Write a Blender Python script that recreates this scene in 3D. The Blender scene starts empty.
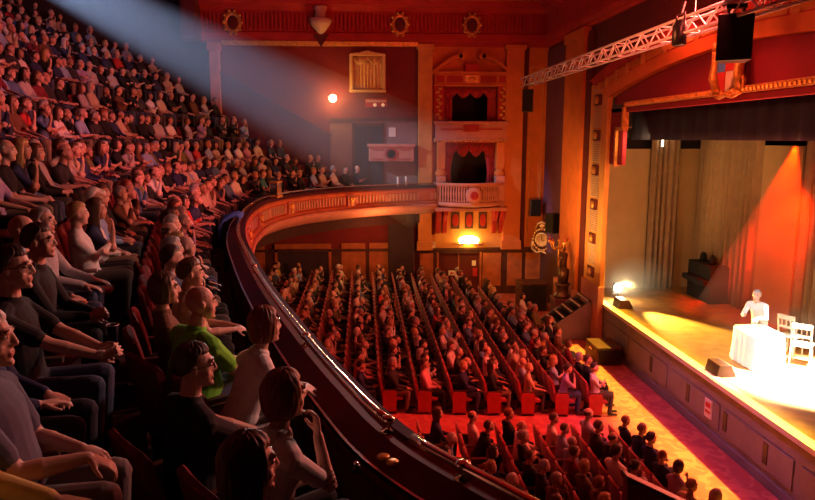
import bpy, bmesh, math, random
import numpy as np
from mathutils import Vector, Matrix, noise
from mathutils.bvhtree import BVHTree

random.seed(7)
S = bpy.context.scene
COL = S.collection
PI = math.pi
CAM_Z = 6.0

# ------------------------------------------------------------------ camera
cd = bpy.data.cameras.new('camera'); cam = bpy.data.objects.new('camera', cd); COL.objects.link(cam)
cd.sensor_fit = 'HORIZONTAL'; cd.sensor_width = 36.0; cd.lens = 680.0 * 36.0 / 815.0
cd.clip_start = 0.05; cd.clip_end = 200
cam.location = (0, 0, CAM_Z)
cam.rotation_euler = (math.radians(90 - 9.35), 0, math.radians(-3.7))
S.camera = cam
# ------------------------------------------------------------------ view, world
S.view_settings.view_transform = 'Standard'; S.view_settings.look = 'None'
S.view_settings.exposure = 0.0; S.view_settings.gamma = 1.0; S.view_settings.use_curve_mapping = False
w = bpy.data.worlds.new('hall_darkness'); S.world = w; w.use_nodes = True
w.node_tree.nodes['Background'].inputs[0].default_value = (0.02, 0.006, 0.008, 1)
w.node_tree.nodes['Background'].inputs[1].default_value = 0.1
S.cycles.max_bounces = 5; S.cycles.diffuse_bounces = 2; S.cycles.glossy_bounces = 2
S.cycles.volume_bounces = 0; S.cycles.transparent_max_bounces = 8
S.cycles.sample_clamp_indirect = 4.0

def light(name, kind, loc, target, energy, color, **kw):
    d = bpy.data.lights.new(name, kind); d.energy = energy; d.color = color
    for k, v in kw.items(): setattr(d, k, v)
    o = bpy.data.objects.new(name, d); COL.objects.link(o); o.location = loc
    if target is not None:
        o.rotation_euler = (Vector(target) - Vector(loc)).to_track_quat('-Z', 'Y').to_euler()
    return o
# added area lamp for stage bounce, truss washes, and added fill and accent lamps
light('stage_bounce', 'AREA', (8.2, 12.5, 3.4), (-4, 14, 5.4), 560, (1.0, 0.095, 0.06), shape='RECTANGLE', size=4.0, size_y=2.0)
light('rig_wash_red', 'AREA', (5.6, 11.0, 8.2), (-5, 15, 5.5), 260, (1.0, 0.10, 0.07), shape='RECTANGLE', size=3.0, size_y=0.4)
light('rig_wash_white', 'SPOT', (5.4, 8.6, 7.7), (-2.0, 6.5, 4.6), 1300, (1.0, 0.52, 0.42), spot_size=math.radians(70), spot_blend=0.8, shadow_soft_size=0.15)
light('rig_wash_stalls', 'AREA', (6.4, 13.5, 8.6), (1.5, 15, 0.5), 160, (1.0, 0.11, 0.05), shape='RECTANGLE', size=5.0, size_y=0.4)
light('aisle_red', 'SPOT', (5.2, 12.9, 7.6), (2.6, 13.2, 0), 1500, (1.0, 0.05, 0.02), spot_size=math.radians(48), spot_blend=0.6, shadow_soft_size=0.2)
light('carpet_magenta', 'SPOT', (4.4, 12.0, 8.0), (7.3, 13.0, 0.2), 1000, (1.0, 0.30, 0.80), spot_size=math.radians(54), spot_blend=0.7, shadow_soft_size=0.3)
light('circle_fill', 'SPOT', (3.5, 11.0, 10.4), (-6.8, 15, 7.0), 420, (0.90, 0.66, 0.85), spot_size=math.radians(64), spot_blend=0.8, shadow_soft_size=0.2)
light('circle_red', 'SPOT', (5.4, 11.5, 6.6), (-8.0, 17, 8.2), 2600, (1.0, 0.15, 0.14), spot_size=math.radians(64), spot_blend=0.8, shadow_soft_size=0.15)
light('fascia_warm', 'SPOT', (4.6, 17.5, 3.4), (-1.6, 22.3, 3.8), 900, (1.0, 0.36, 0.13), spot_size=math.radians(70), spot_blend=0.8, shadow_soft_size=0.2)  # added lamp, brightens the balcony front
light('near_red', 'SPOT', (5.3, 9.4, 6.6), (-1.3, 4.3, 4.9), 750, (1.0, 0.17, 0.14), spot_size=math.radians(40), spot_blend=0.8, shadow_soft_size=0.1)  # added rim lamp for the faces nearest the camera
light('house_fill', 'AREA', (-3.0, 13.0, 11.5), (-3.5, 14, 4), 6, (0.9, 0.32, 0.5), shape='RECTANGLE', size=8.0, size_y=8.0)
light('far_wall_red', 'AREA', (0.5, 15.0, 8.6), (0.0, 26.7, 7.2), 18, (1.0, 0.07, 0.04), shape='RECTANGLE', size=5.0, size_y=1.0)  # added lamp, lifts the dark far wall
light('ceiling_wash_red', 'AREA', (1.0, 17.0, 6.6), (1.5, 20, 11.0), 26, (1.0, 0.05, 0.03), shape='RECTANGLE', size=6.0, size_y=6.0)
light('corner_amber', 'SPOT', (3.4, 19.5, 3.0), (6.9, 24.6, 3.2), 800, (1.0, 0.34, 0.06), spot_size=math.radians(95), spot_blend=0.9, shadow_soft_size=0.4)
light('rail_glint_lamp', 'SPOT', (1.6, 25.4, 9.0), (-0.7, 6.0, 4.3), 2600, (1.0, 0.80, 0.72), spot_size=math.radians(20), spot_blend=0.8, shadow_soft_size=0.4)  # unseen lamp added only to put a highlight along the brass handrail
light('jamb_amber', 'SPOT', (4.6, 18.6, 2.2), (7.2, 20.8, 3.6), 1000, (1.0, 0.52, 0.15), spot_size=math.radians(66), spot_blend=0.9, shadow_soft_size=0.3)  # added lamp, brightens the jamb pilaster
light('performer_fill', 'SPOT', (1.0, 4.2, 9.6), (9.0, 14.3, 1.6), 9000, (1.0, 0.95, 0.86), spot_size=math.radians(11), spot_blend=0.5, shadow_soft_size=0.1)  # unseen front lamp added to turn the performer white
light('under_balcony_lamp', 'POINT', (0.8, 24.6, 2.75), None, 100, (1.0, 0.36, 0.10), shadow_soft_size=0.15)
light('arch_red', 'SPOT', (2.0, 12.0, 7.6), (7.2, 13.5, 7.8), 520, (1.0, 0.22, 0.06), spot_size=math.radians(100), spot_blend=0.8, shadow_soft_size=0.5)
# stage rig
light('stage_key', 'SPOT', (9.8, 12.6, 5.9), (9.3, 13.0, 1.0), 45000, (1.0, 0.93, 0.80), spot_size=math.radians(42), spot_blend=0.45, shadow_soft_size=0.15)
light('stage_edge_batten', 'AREA', (10.0, 12.5, 6.2), (6.25, 12.5, -0.3), 330, (1.0, 0.72, 0.05), shape='RECTANGLE', size=15.0, size_y=0.08, spread=math.radians(16))
light('stage_floor_light', 'SPOT', (8.0, 20.2, 1.6), (8.9, 14.8, 1.0), 14000, (1.0, 0.66, 0.12), spot_size=math.radians(34), spot_blend=0.7, shadow_soft_size=0.05)
light('stage_set_amber', 'AREA', (8.4, 18.0, 5.9), (9.8, 22.0, 3.4), 50, (1.0, 0.52, 0.17), shape='RECTANGLE', size=3.0, size_y=0.5)
light('stage_red_spot', 'SPOT', (10.2, 15.6, 5.9), (11.1, 17.9, 2.0), 6500, (1.0, 0.028, 0.0), spot_size=math.radians(46), spot_blend=0.9, shadow_soft_size=0.06)
# the follow spot through the haze
BEAM_A = Vector((-14.0, 19.66, 13.2)); BEAM_B = Vector((2.6, 25.9, 4.6))
light('follow_spot', 'SPOT', BEAM_A, BEAM_B, 48000, (0.46, 0.63, 1.0), spot_size=math.radians(13.0), spot_blend=0.7, shadow_soft_size=0.08)

# ------------------------------------------------------------------ materials
def nodes(name):
    m = bpy.data.materials.new(name); m.use_nodes = True
    nt = m.node_tree; return m, nt, nt.nodes['Principled BSDF']
def mat(name, col, rough=0.6, metal=0.0, var=0.12, scale=6.0, bump=0.0, bscale=60.0, sheen=0.0, coat=0.0):
    m, nt, b = nodes(name)
    b.inputs['Roughness'].default_value = rough; b.inputs['Metallic'].default_value = metal
    if sheen: b.inputs['Sheen Weight'].default_value = sheen
    if coat: b.inputs['Coat Weight'].default_value = coat
    tc = nt.nodes.new('ShaderNodeTexCoord')
    n = nt.nodes.new('ShaderNodeTexNoise'); n.inputs['Scale'].default_value = scale; n.inputs['Detail'].default_value = 4
    nt.links.new(tc.outputs['Object'], n.inputs['Vector'])
    r = nt.nodes.new('ShaderNodeValToRGB')
    r.color_ramp.elements[0].position = 0.3; r.color_ramp.elements[1].position = 0.7
    r.color_ramp.elements[0].color = tuple(c * (1 - var) for c in col) + (1,)
    r.color_ramp.elements[1].color = tuple(min(1, c * (1 + var)) for c in col) + (1,)
    nt.links.new(n.outputs['Fac'], r.inputs['Fac']); nt.links.new(r.outputs['Color'], b.inputs['Base Color'])
    if bump:
        n2 = nt.nodes.new('ShaderNodeTexNoise'); n2.inputs['Scale'].default_value = bscale
        nt.links.new(tc.outputs['Object'], n2.inputs['Vector'])
        bp = nt.nodes.new('ShaderNodeBump'); bp.inputs['Strength'].default_value = bump; bp.inputs['Distance'].default_value = 0.02
        nt.links.new(n2.outputs['Fac'], bp.inputs['Height']); nt.links.new(bp.outputs['Normal'], b.inputs['Normal'])
    return m
def emit(name, col, strength):
    m, nt, b = nodes(name)
    b.inputs['Base Color'].default_value = tuple(col) + (1,)
    b.inputs['Emission Color'].default_value = tuple(col) + (1,); b.inputs['Emission Strength'].default_value = strength
    return m
def attr_mat(name, prop, rough, var=0.1, scale=30.0, sheen=0.0, geo=False):
    """colour comes from a property of the object (a shirt's own dye, a person's own skin)"""
    m, nt, b = nodes(name)
    b.inputs['Roughness'].default_value = rough
    if sheen: b.inputs['Sheen Weight'].default_value = sheen
    a = nt.nodes.new('ShaderNodeAttribute'); a.attribute_type = 'GEOMETRY' if geo else 'OBJECT'; a.attribute_name = prop
    tc = nt.nodes.new('ShaderNodeTexCoord')
    n = nt.nodes.new('ShaderNodeTexNoise'); n.inputs['Scale'].default_value = scale; n.inputs['Detail'].default_value = 3
    nt.links.new(tc.outputs['Object'], n.inputs['Vector'])
    mr = nt.nodes.new('ShaderNodeMapRange'); mr.inputs['To Min'].default_value = 1 - var; mr.inputs['To Max'].default_value = 1 + var
    nt.links.new(n.outputs['Fac'], mr.inputs['Value'])
    mx = nt.nodes.new('ShaderNodeVectorMath'); mx.operation = 'SCALE'
    nt.links.new(a.outputs['Color'], mx.inputs[0]); nt.links.new(mr.outputs['Result'], mx.inputs['Scale'])
    nt.links.new(mx.outputs['Vector'], b.inputs['Base Color'])
    return m

M = {}
M['skin'] = attr_mat('skin', 'skin_tone', 0.5, 0.08, 25)
M['top'] = attr_mat('clothing_fabric', 'top_color', 0.9, 0.15, 22)
M['legs'] = attr_mat('trouser_fabric', 'leg_color', 0.9, 0.15, 22)
M['hair'] = attr_mat('hair_strands', 'hair_color', 0.5, 0.35, 45)
M['crowd'] = attr_mat('crowd_fabric', 'crowd_color', 0.7, 0.1, 20, 0.0, True)
M['shoe'] = mat('shoe_leather', (0.02, 0.016, 0.014), 0.4)
M['white'] = mat('eye_white', (0.7, 0.68, 0.65), 0.2, var=0.02)
M['iris'] = mat('eye_iris', (0.03, 0.02, 0.015), 0.15, var=0.02)
M['lip'] = mat('lip', (0.42, 0.13, 0.11), 0.45, var=0.05)
M['black'] = mat('black_plastic', (0.012, 0.012, 0.014), 0.35)
M['blackmatte'] = mat('black_cloth', (0.008, 0.007, 0.009), 0.9)
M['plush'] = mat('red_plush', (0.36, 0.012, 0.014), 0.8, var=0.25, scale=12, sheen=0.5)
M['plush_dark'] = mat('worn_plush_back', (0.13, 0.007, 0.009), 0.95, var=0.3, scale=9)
M['seat_end'] = mat('seat_end_paint', (0.42, 0.03, 0.02), 0.5, var=0.15)
M['seat_iron'] = mat('seat_ironwork', (0.05, 0.012, 0.010), 0.45, 0.5)
M['wood'] = mat('dark_wood', (0.07, 0.022, 0.012), 0.5, var=0.35, scale=5)
M['mahog'] = mat('red_mahogany_shelf', (0.13, 0.006, 0.006), 0.6, var=0.3, scale=3)
M['brass'] = mat('polished_brass', (0.92, 0.76, 0.58), 0.17, 1.0, 0.12, 20)
M['steel'] = mat('steel_strip', (0.72, 0.68, 0.70), 0.25, 1.0, 0.08)
M['alu'] = mat('aluminium_tube', (0.80, 0.80, 0.86), 0.4, 0.3, 0.05)
M['gold'] = mat('old_gilding', (0.70, 0.36, 0.09), 0.42, 0.55, 0.30, 14, 0.3, 30)
M['ochre'] = mat('ochre_plaster', (0.62, 0.28, 0.07), 0.75, var=0.12, scale=2.5)
M['fascia'] = mat('terracotta_fascia', (0.50, 0.11, 0.04), 0.65, var=0.15, scale=3)
M['orange'] = mat('orange_plaster', (0.62, 0.17, 0.03), 0.7, var=0.12, scale=2)
M['red'] = mat('oxblood_plaster', (0.42, 0.022, 0.018), 0.75, var=0.15, scale=2)
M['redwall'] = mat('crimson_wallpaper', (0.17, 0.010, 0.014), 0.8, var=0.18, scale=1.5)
M['crimson'] = mat('crimson_tympanum', (0.24, 0.006, 0.03), 0.8, var=0.1, scale=1.5)
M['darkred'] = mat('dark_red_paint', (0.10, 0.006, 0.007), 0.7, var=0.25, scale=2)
M['purple'] = mat('plum_tone', (0.12, 0.035, 0.075), 0.7, var=0.15, scale=2)
M['cream'] = mat('cream_plaster', (0.60, 0.42, 0.30), 0.75, var=0.1, scale=3)
M['pinkcream'] = mat('rose_plaster', (0.55, 0.22, 0.17), 0.75, var=0.12, scale=3)
M['mauve'] = mat('mauve_grey_wall', (0.26,0.15,0.15), 0.75, var=0.1, scale=3)
M['plum'] = mat('dark_plum_leather', (0.06,0.012,0.028), 0.8, var=0.15, scale=3)
M['plinth'] = mat('plum_stone_plinth', (0.14,0.05,0.06), 0.6, var=0.15, scale=3)
M['dim'] = mat('dark_room_tone', (0.035, 0.02, 0.028), 0.9, var=0.2, scale=2)  # dark colour stands in for unlit depth in gallery and box rooms
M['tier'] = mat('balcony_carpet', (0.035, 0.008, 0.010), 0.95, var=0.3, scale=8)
M['panelwood'] = mat('orange_wood_panel', (0.42, 0.13, 0.04), 0.5, var=0.25, scale=3)
M['curtain'] = mat('cream_curtain', (0.72, 0.50, 0.20), 0.8, var=0.1, scale=8)
M['redcurtain'] = mat('red_velvet_curtain', (0.36, 0.008, 0.02), 0.8, var=0.2, scale=6, sheen=0.4)
M['tan'] = mat('tan_canvas_flat', (0.46, 0.30, 0.16), 0.85, var=0.08, scale=1.5)
M['drape'] = mat('brown_stage_drape', (0.30, 0.19, 0.12), 0.9, var=0.12, scale=4)
M['pelmet'] = mat('dark_blue_border_cloth', (0.016, 0.022, 0.06), 0.9, var=0.2, scale=3)
M['stagefloor'] = mat('stage_boards', (0.36, 0.19, 0.06), 0.45, var=0.3, scale=3)
M['stagefront'] = mat('grey_stage_front', (0.20, 0.19, 0.23), 0.55, var=0.15, scale=2)
M['stageedge'] = mat('pale_stage_nosing', (0.75, 0.70, 0.66), 0.5, var=0.05)
M['whitecloth'] = mat('white_cloth', (0.85, 0.82, 0.78), 0.8, var=0.03)
M['paper'] = mat('white_card', (0.8, 0.78, 0.75), 0.6, var=0.02)
M['signred'] = mat('sign_red', (0.5, 0.02, 0.02), 0.6)
M['glass'] = mat('dark_glass', (0.05, 0.06, 0.09), 0.12, var=0.1)
M['bluecloth'] = mat('blue_jacket_cloth', (0.06, 0.24, 0.85), 0.85, var=0.2, scale=15)
M['bronze'] = mat('dark_bronze', (0.10, 0.055, 0.035), 0.4, 0.6, 0.3, 20)
M['glow'] = emit('lamp_glow', (1.0, 0.60, 0.18), 30)
M['glowdoor'] = emit('door_lamp_glow', (1.0, 0.72, 0.18), 22)
M['glowwhite'] = emit('flood_glow', (1.0, 0.85, 0.55), 60)

for k_ in ('plum','mahog'): M[k_].node_tree.nodes['Principled BSDF'].inputs['Specular IOR Level'].default_value = 0.12
def carpet_material(name, c1, c2, scale):
    m, nt, b = nodes(name); b.inputs['Roughness'].default_value = 0.95
    tc = nt.nodes.new('ShaderNodeTexCoord')
    n = nt.nodes.new('ShaderNodeTexNoise'); n.inputs['Scale'].default_value = scale; n.inputs['Detail'].default_value = 1.5; n.inputs['Distortion'].default_value = 1.2
    r = nt.nodes.new('ShaderNodeValToRGB'); r.color_ramp.elements[0].position = 0.46; r.color_ramp.elements[1].position = 0.58
    r.color_ramp.elements[0].color = c1 + (1,); r.color_ramp.elements[1].color = c2 + (1,)
    nt.links.new(tc.outputs['Object'], n.inputs['Vector']); nt.links.new(n.outputs['Fac'], r.inputs['Fac']); nt.links.new(r.outputs['Color'], b.inputs['Base Color'])
    return m
M['carpet'] = carpet_material('crimson_carpet', (0.42, 0.075, 0.075), (0.54, 0.13, 0.11), 3.2)

# ------------------------------------------------------------------ mesh builder
class MB:
    def __init__(s): s.v = []; s.f = []; s.mi = []
    def add(s, vs, fs, mi=0):
        o = len(s.v); s.v += [tuple(v) for v in vs]; s.f += [tuple(i + o for i in f) for f in fs]; s.mi += [mi] * len(fs); return s
    def box(s, x0, x1, y0, y1, z0, z1, mi=0, mtx=None):
        vs = [(x0,y0,z0),(x1,y0,z0),(x1,y1,z0),(x0,y1,z0),(x0,y0,z1),(x1,y0,z1),(x1,y1,z1),(x0,y1,z1)]
        if mtx is not None: vs = [mtx @ Vector(v) for v in vs]
        return s.add(vs, [(0,3,2,1),(4,5,6,7),(0,1,5,4),(1,2,6,5),(2,3,7,6),(3,0,4,7)], mi)
    def cbox(s, c, d, mi=0, mtx=None):
        return s.box(c[0]-d[0]/2, c[0]+d[0]/2, c[1]-d[1]/2, c[1]+d[1]/2, c[2]-d[2]/2, c[2]+d[2]/2, mi, mtx)
    def tube(s, pts, r, n=8, mi=0, closed=False):
        pts = [Vector(p) for p in pts]; rs = r if isinstance(r, (list, tuple)) else [r] * len(pts)
        vs = []; fs = []; N = len(pts); up = None
        for i, p in enumerate(pts):
            a = pts[(i-1) % N] if (closed or i) else pts[0]; b = pts[(i+1) % N] if (closed or i < N-1) else pts[-1]
            t = (b - a).normalized()
            if up is None: up = Vector((0,0,1)) if abs(t.z) < 0.9 else Vector((1,0,0))
            x = t.cross(up)
            if x.length < 1e-4: x = t.cross(Vector((0,1,0)))
            x.normalize(); y = x.cross(t); up = y
            for k in range(n):
                q = 2*PI*k/n; vs.append(p + x*math.cos(q)*rs[i] + y*math.sin(q)*rs[i])
        for i in range(N if closed else N-1):
            for k in range(n):
                a = i*n+k; b = i*n+(k+1)%n; c = ((i+1)%N)*n+(k+1)%n; d = ((i+1)%N)*n+k
                fs.append((a,b,c,d))
        if not closed: fs += [tuple(range(n))[::-1], tuple(range((N-1)*n, N*n))]
        return s.add(vs, fs, mi)
    def lathe(s, prof, c=(0,0,0), n=16, mi=0, axis='z', arc=2*PI, start=0.0):
        vs = []; fs = []; full = abs(arc-2*PI) < 1e-6; m = n if full else n+1
        for (r, z) in prof:
            for k in range(m):
                q = start + arc*k/n; a, b = r*math.cos(q), r*math.sin(q)
                p = {'z': (a,b,z), 'y': (a,z,b), 'x': (z,a,b)}[axis]
                vs.append((c[0]+p[0], c[1]+p[1], c[2]+p[2]))
        for i in range(len(prof)-1):
            for k in range(n):
                a = i*m+k; b = i*m+(k+1)%m; fs.append((a,b,b+m,a+m))
        if full: fs += [tuple(range(m))[::-1], tuple(range((len(prof)-1)*m, len(prof)*m))]
        return s.add(vs, fs, mi)
    def ball(s, c, r, n=12, mi=0, mtx=None):
        r = r if isinstance(r, (tuple, list)) else (r, r, r); h = n//2
        vs = [(0,0,r[2])]; fs = []
        for i in range(1, h):
            t = PI*i/h
            for k in range(n):
                q = 2*PI*k/n; vs.append((r[0]*math.sin(t)*math.cos(q), r[1]*math.sin(t)*math.sin(q), r[2]*math.cos(t)))
        vs.append((0,0,-r[2]))
        for k in range(n): fs.append((0, 1+k, 1+(k+1)%n))
        for i in range(h-2):
            for k in range(n):
                a = 1+i*n+k; b = 1+i*n+(k+1)%n; fs.append((a, a+n, b+n, b))
        L = len(vs)-1; o = 1+(h-2)*n
        for k in range(n): fs.append((L, o+(k+1)%n, o+k))
        if mtx is not None: vs = [mtx @ Vector(v) for v in vs]
        return s.add([(v[0]+c[0], v[1]+c[1], v[2]+c[2]) for v in vs], fs, mi)
    def prism(s, poly, a, b, axis='y', mi=0):
        """2-D outline swept from a to b: axis y -> (x,z) outline, axis x -> (y,z) outline, axis z -> (x,y)"""
        f = {'y': lambda p,t: (p[0],t,p[1]), 'x': lambda p,t: (t,p[0],p[1]), 'z': lambda p,t: (p[0],p[1],t)}[axis]
        n = len(poly); vs = [f(p,a) for p in poly] + [f(p,b) for p in poly]
        fs = [tuple(range(n)), tuple(range(2*n-1, n-1, -1))] + [(i, (i+1)%n+0, (i+1)%n+n, i+n) for i in range(n)]
        return s.add(vs, fs, mi)
    def sweep(s, path, prof, normals, closed_prof=False, mi=0):
        """profile (offset along normal, z) carried along a plan path"""
        n = len(prof); vs = []; fs = []
        for p, q in zip(path, normals):
            for (o, z) in prof: vs.append((p[0]+q[0]*o, p[1]+q[1]*o, z))
        for i in range(len(path)-1):
            for k in range(n if closed_prof else n-1):
                k2 = (k+1) % n; fs.append((i*n+k, (i+1)*n+k, (i+1)*n+k2, i*n+k2))
        if closed_prof: fs += [tuple(range(n)), tuple(range((len(path)-1)*n, len(path)*n))[::-1]]
        return s.add(vs, fs, mi)
    def mesh(s, name, mats, smooth=False):
        me = bpy.data.meshes.new(name); me.from_pydata(s.v, [], s.f)
        for m in (mats if isinstance(mats, (list, tuple)) else [mats]): me.materials.append(m)
        me.polygons.foreach_set('material_index', s.mi)
        bm = bmesh.new(); bm.from_mesh(me); bmesh.ops.recalc_face_normals(bm, faces=bm.faces); bm.to_mesh(me); bm.free()
        if smooth: me.polygons.foreach_set('use_smooth', [True]*len(me.polygons))
        me.update(); return me
    def build(s, name, mats, parent=None, smooth=False, bevel=0.0):
        o = bpy.data.objects.new(name, s.mesh(name, mats, smooth)); COL.objects.link(o)
        if parent is not None: o.parent = parent
        if bevel:
            b = o.modifiers.new('bevel', 'BEVEL'); b.width = bevel; b.segments = 2; b.limit_method = 'ANGLE'
        return o

def empty(name, loc=(0,0,0), rz=0.0):
    o = bpy.data.objects.new(name, None); COL.objects.link(o); o.location = loc; o.rotation_euler = (0,0,rz); return o
def tag(o, label, cat, group=None, kind=None):
    o['label'] = label; o['category'] = cat
    if group: o['group'] = group
    if kind: o['kind'] = kind
    return o
def struct(o): o['kind'] = 'structure'; return o
def dup(o, parent=None):
    c = o.copy(); COL.objects.link(c)
    if parent is not None: c.parent = parent
    for ch in o.children: dup(ch, c)
    return c
ORD = 'zeroth first second third fourth fifth sixth seventh eighth ninth tenth eleventh twelfth thirteenth fourteenth fifteenth sixteenth seventeenth eighteenth nineteenth twentieth twenty-first twenty-second twenty-third twenty-fourth twenty-fifth twenty-sixth twenty-seventh twenty-eighth twenty-ninth thirtieth thirty-first thirty-second thirty-third thirty-fourth thirty-fifth thirty-sixth thirty-seventh thirty-eighth thirty-ninth fortieth'.split()

FWD = Vector((math.sin(math.radians(3.7))*math.cos(math.radians(9.35)), math.cos(math.radians(3.7))*math.cos(math.radians(9.35)), -math.sin(math.radians(9.35))))
RGT = Vector((math.cos(math.radians(3.7)), -math.sin(math.radians(3.7)), 0)); UPV = RGT.cross(FWD)
def to_px(p):
    """where a point lands in the camera's frame: only used to skip what the photograph cannot show"""
    q = Vector(p) - cam.location; z = q.dot(FWD)
    if z < 0.1: return (-999, -999, z)
    return (407.5 + 680*q.dot(RGT)/z, 250 - 680*q.dot(UPV)/z, z)
# ================================================================== THE HALL
FW = 26.7            # far side wall plane (y)
PW = 7.2             # proscenium wall plane (x)
def floor_z(x): return -0.045 * (x - 0.6)

# stalls floor, raked towards the stage
m = MB(); m.add([(-16,1,floor_z(-16)),(7.4,1,floor_z(7.4)),(7.4,FW,floor_z(7.4)),(-16,FW,floor_z(-16)),(-16,1,-1.2),(7.4,1,-1.2),(7.4,FW,-1.2),(-16,FW,-1.2)],
    [(0,1,2,3),(7,6,5,4),(0,4,5,1),(1,5,6,2),(2,6,7,3),(3,7,4,0)])
struct(m.build('floor', M['carpet']))

# --- far side wall, with the two boxes' openings and the exit doorway cut out
def wall_holes(mb, x0, x1, z0, z1, holes, y, th, mi=0):
    xs = sorted({x0, x1} | {h[0] for h in holes} | {h[1] for h in holes}); zs = sorted({z0, z1} | {h[2] for h in holes} | {h[3] for h in holes})
    for i in range(len(xs)-1):
        for j in range(len(zs)-1):
            cx, cz = (xs[i]+xs[i+1])/2, (zs[j]+zs[j+1])/2
            if any(h[0] < cx < h[1] and h[2] < cz < h[3] for h in holes): continue
            mb.box(xs[i], xs[i+1], y, y+th, zs[j], zs[j+1], mi)
BOX_UP = (3.12, 5.22, 6.60, 7.95); BOX_LO = (3.12, 5.22, 3.40, 5.80); DOORWAY = (2.95, 4.65, -0.4, 1.45); SIDE_DOOR = (-0.32, 0.72, 4.2, 6.45)
m = MB()
wall_holes(m, -5.3, 7.3, -1.0, 11.6, [BOX_UP, BOX_LO, DOORWAY, SIDE_DOOR], FW, 0.25)
wf = struct(m.build('wall_far', M['redwall']))
struct(MB().box(-16.5, -6.2, FW, FW+0.25, -1, 16).build('wall_far_gallery', M['dim']))
struct(MB().box(-16.9, -16.5, 1, FW, -1, 16).build('wall_rear', M['dim']))
# rooms behind the openings
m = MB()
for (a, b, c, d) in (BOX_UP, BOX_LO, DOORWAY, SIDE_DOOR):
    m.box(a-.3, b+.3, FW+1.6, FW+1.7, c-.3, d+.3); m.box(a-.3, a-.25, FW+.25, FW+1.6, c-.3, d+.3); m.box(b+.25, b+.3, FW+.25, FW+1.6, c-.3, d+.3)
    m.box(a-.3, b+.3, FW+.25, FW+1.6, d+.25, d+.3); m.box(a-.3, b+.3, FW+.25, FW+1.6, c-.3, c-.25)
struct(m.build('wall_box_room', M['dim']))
# plaster zones of the far wall
def panel(name, x0, x1, z0, z1, mt, d=0.03, y=FW): return struct(MB().box(x0, x1, y-d, y, z0, z1).build(name, mt))
# mid wall band below the picture rail, around the side door
m = MB(); wall_holes(m, -1.26, 2.1, 4.2, 6.66, [SIDE_DOOR], FW-0.02, 0.02)
struct(m.build('trim_wall_band', M['mauve']))
struct(MB().box(-1.26, 2.13, FW-.09, FW, 6.66, 6.76).build('trim_picture_rail', M['wood']))
# sloping wall beside the balcony steps, with its capping
m = MB(); m.prism([(-6.2,8.9),(-1.26,6.08),(-1.26,3.4),(-6.2,3.4)], FW-.10, FW); struct(m.build('trim_stair_string', M['purple']))
m = MB(); m.prism([(-6.2,9.0),(-1.2,6.14),(-1.2,6.04),(-6.2,8.88)], FW-.18, FW); struct(m.build('trim_stair_capping', M['purple']))
# giant pilasters
def pilaster(name, x0, x1, z0, z1, mt, y=FW, d=0.28):
    m = MB(); m.box(x0, x1, y-d, y, z0, z1); m.box(x0-.05, x1+.05, y-d-.05, y, z0, z0+.35); m.box(x0-.06, x1+.06, y-d-.06, y, z1-.18, z1)
    return struct(m.build(name, mt, bevel=0.015))
pilaster('trim_pilaster', 2.13, 2.66, 1.62, 9.5, M['ochre'])
pilaster('trim_pilaster', 5.50, 6.19, 1.62, 9.5, M['orange'])
panel('trim_box_bay', 2.66, 3.12, 3.4, 9.5, M['orange']); panel('trim_box_bay', 5.22, 5.5, 3.4, 9.5, M['orange']); panel('trim_box_bay', 3.12, 5.22, 7.95, 9.5, M['orange'])
panel('trim_box_bay', 3.12, 5.22, 5.80, 6.60, M['red'])
panel('trim_reveal', 6.19, 6.42, 1.6, 9.5, M['darkred'])
panel('trim_corner_panel', 6.42, 7.2, 1.6, 9.5, M['orange'], 0.05)
m = MB()
for a, b, c, d in ((6.50,6.53,2.0,8.7),(6.98,7.01,2.0,8.7),(6.50,7.01,2.0,2.03),(6.50,7.01,8.67,8.7)): m.box(a, b, FW-.09, FW-.05, c, d)
struct(m.build('trim_gilt_bead', M['gold']))
# brown dado of the far wall, left under the balcony and right beside the exit
m = MB(); wall_holes(m, -8, 7.2, -1.0, 1.58, [DOORWAY], FW-.04, 0.04); struct(m.build('trim_dado', M['wood']))
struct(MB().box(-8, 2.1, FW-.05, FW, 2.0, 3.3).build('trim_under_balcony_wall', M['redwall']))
m = MB()
for (a, b) in ((-6.2,-5.2),(-4.9,-3.9),(-0.9,0.05),(0.2,1.15),(1.3,2.0),(2.2,2.75),(4.75,5.5),(5.75,6.35),(6.5,7.1)):
    m.box(a, b, FW-.07, FW-.03, 0.15 if a < 2.1 else 0.1, 1.9 if a < 2.1 else 1.45)
struct(m.build('trim_dado_panel', M['panelwood'], bevel=0.01))
struct(MB().box(-8, 7.2, FW-.12, FW, 1.58, 1.68).build('trim_dado_rail', M['wood']))
# dark doorway under the balcony
m = MB(); m.box(-3.4, -1.4, FW-.08, FW-.02, -.2, 1.7); struct(m.build('door_rear', M['dim']))
m = MB(); m.box(-3.5, -1.3, FW-.12, FW-.02, 1.7, 1.9); m.box(-3.5,-3.4,FW-.12,FW-.02,-.2,1.7); m.box(-1.4,-1.3,FW-.12,FW-.02,-.2,1.7); struct(m.build('trim_rear_doorcase', M['panelwood']))
struct(MB().box(0.95, 1.95, FW-.5, FW-.05, -.3, 3.25).build('trim_dark_pier', M['dim']))

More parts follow.
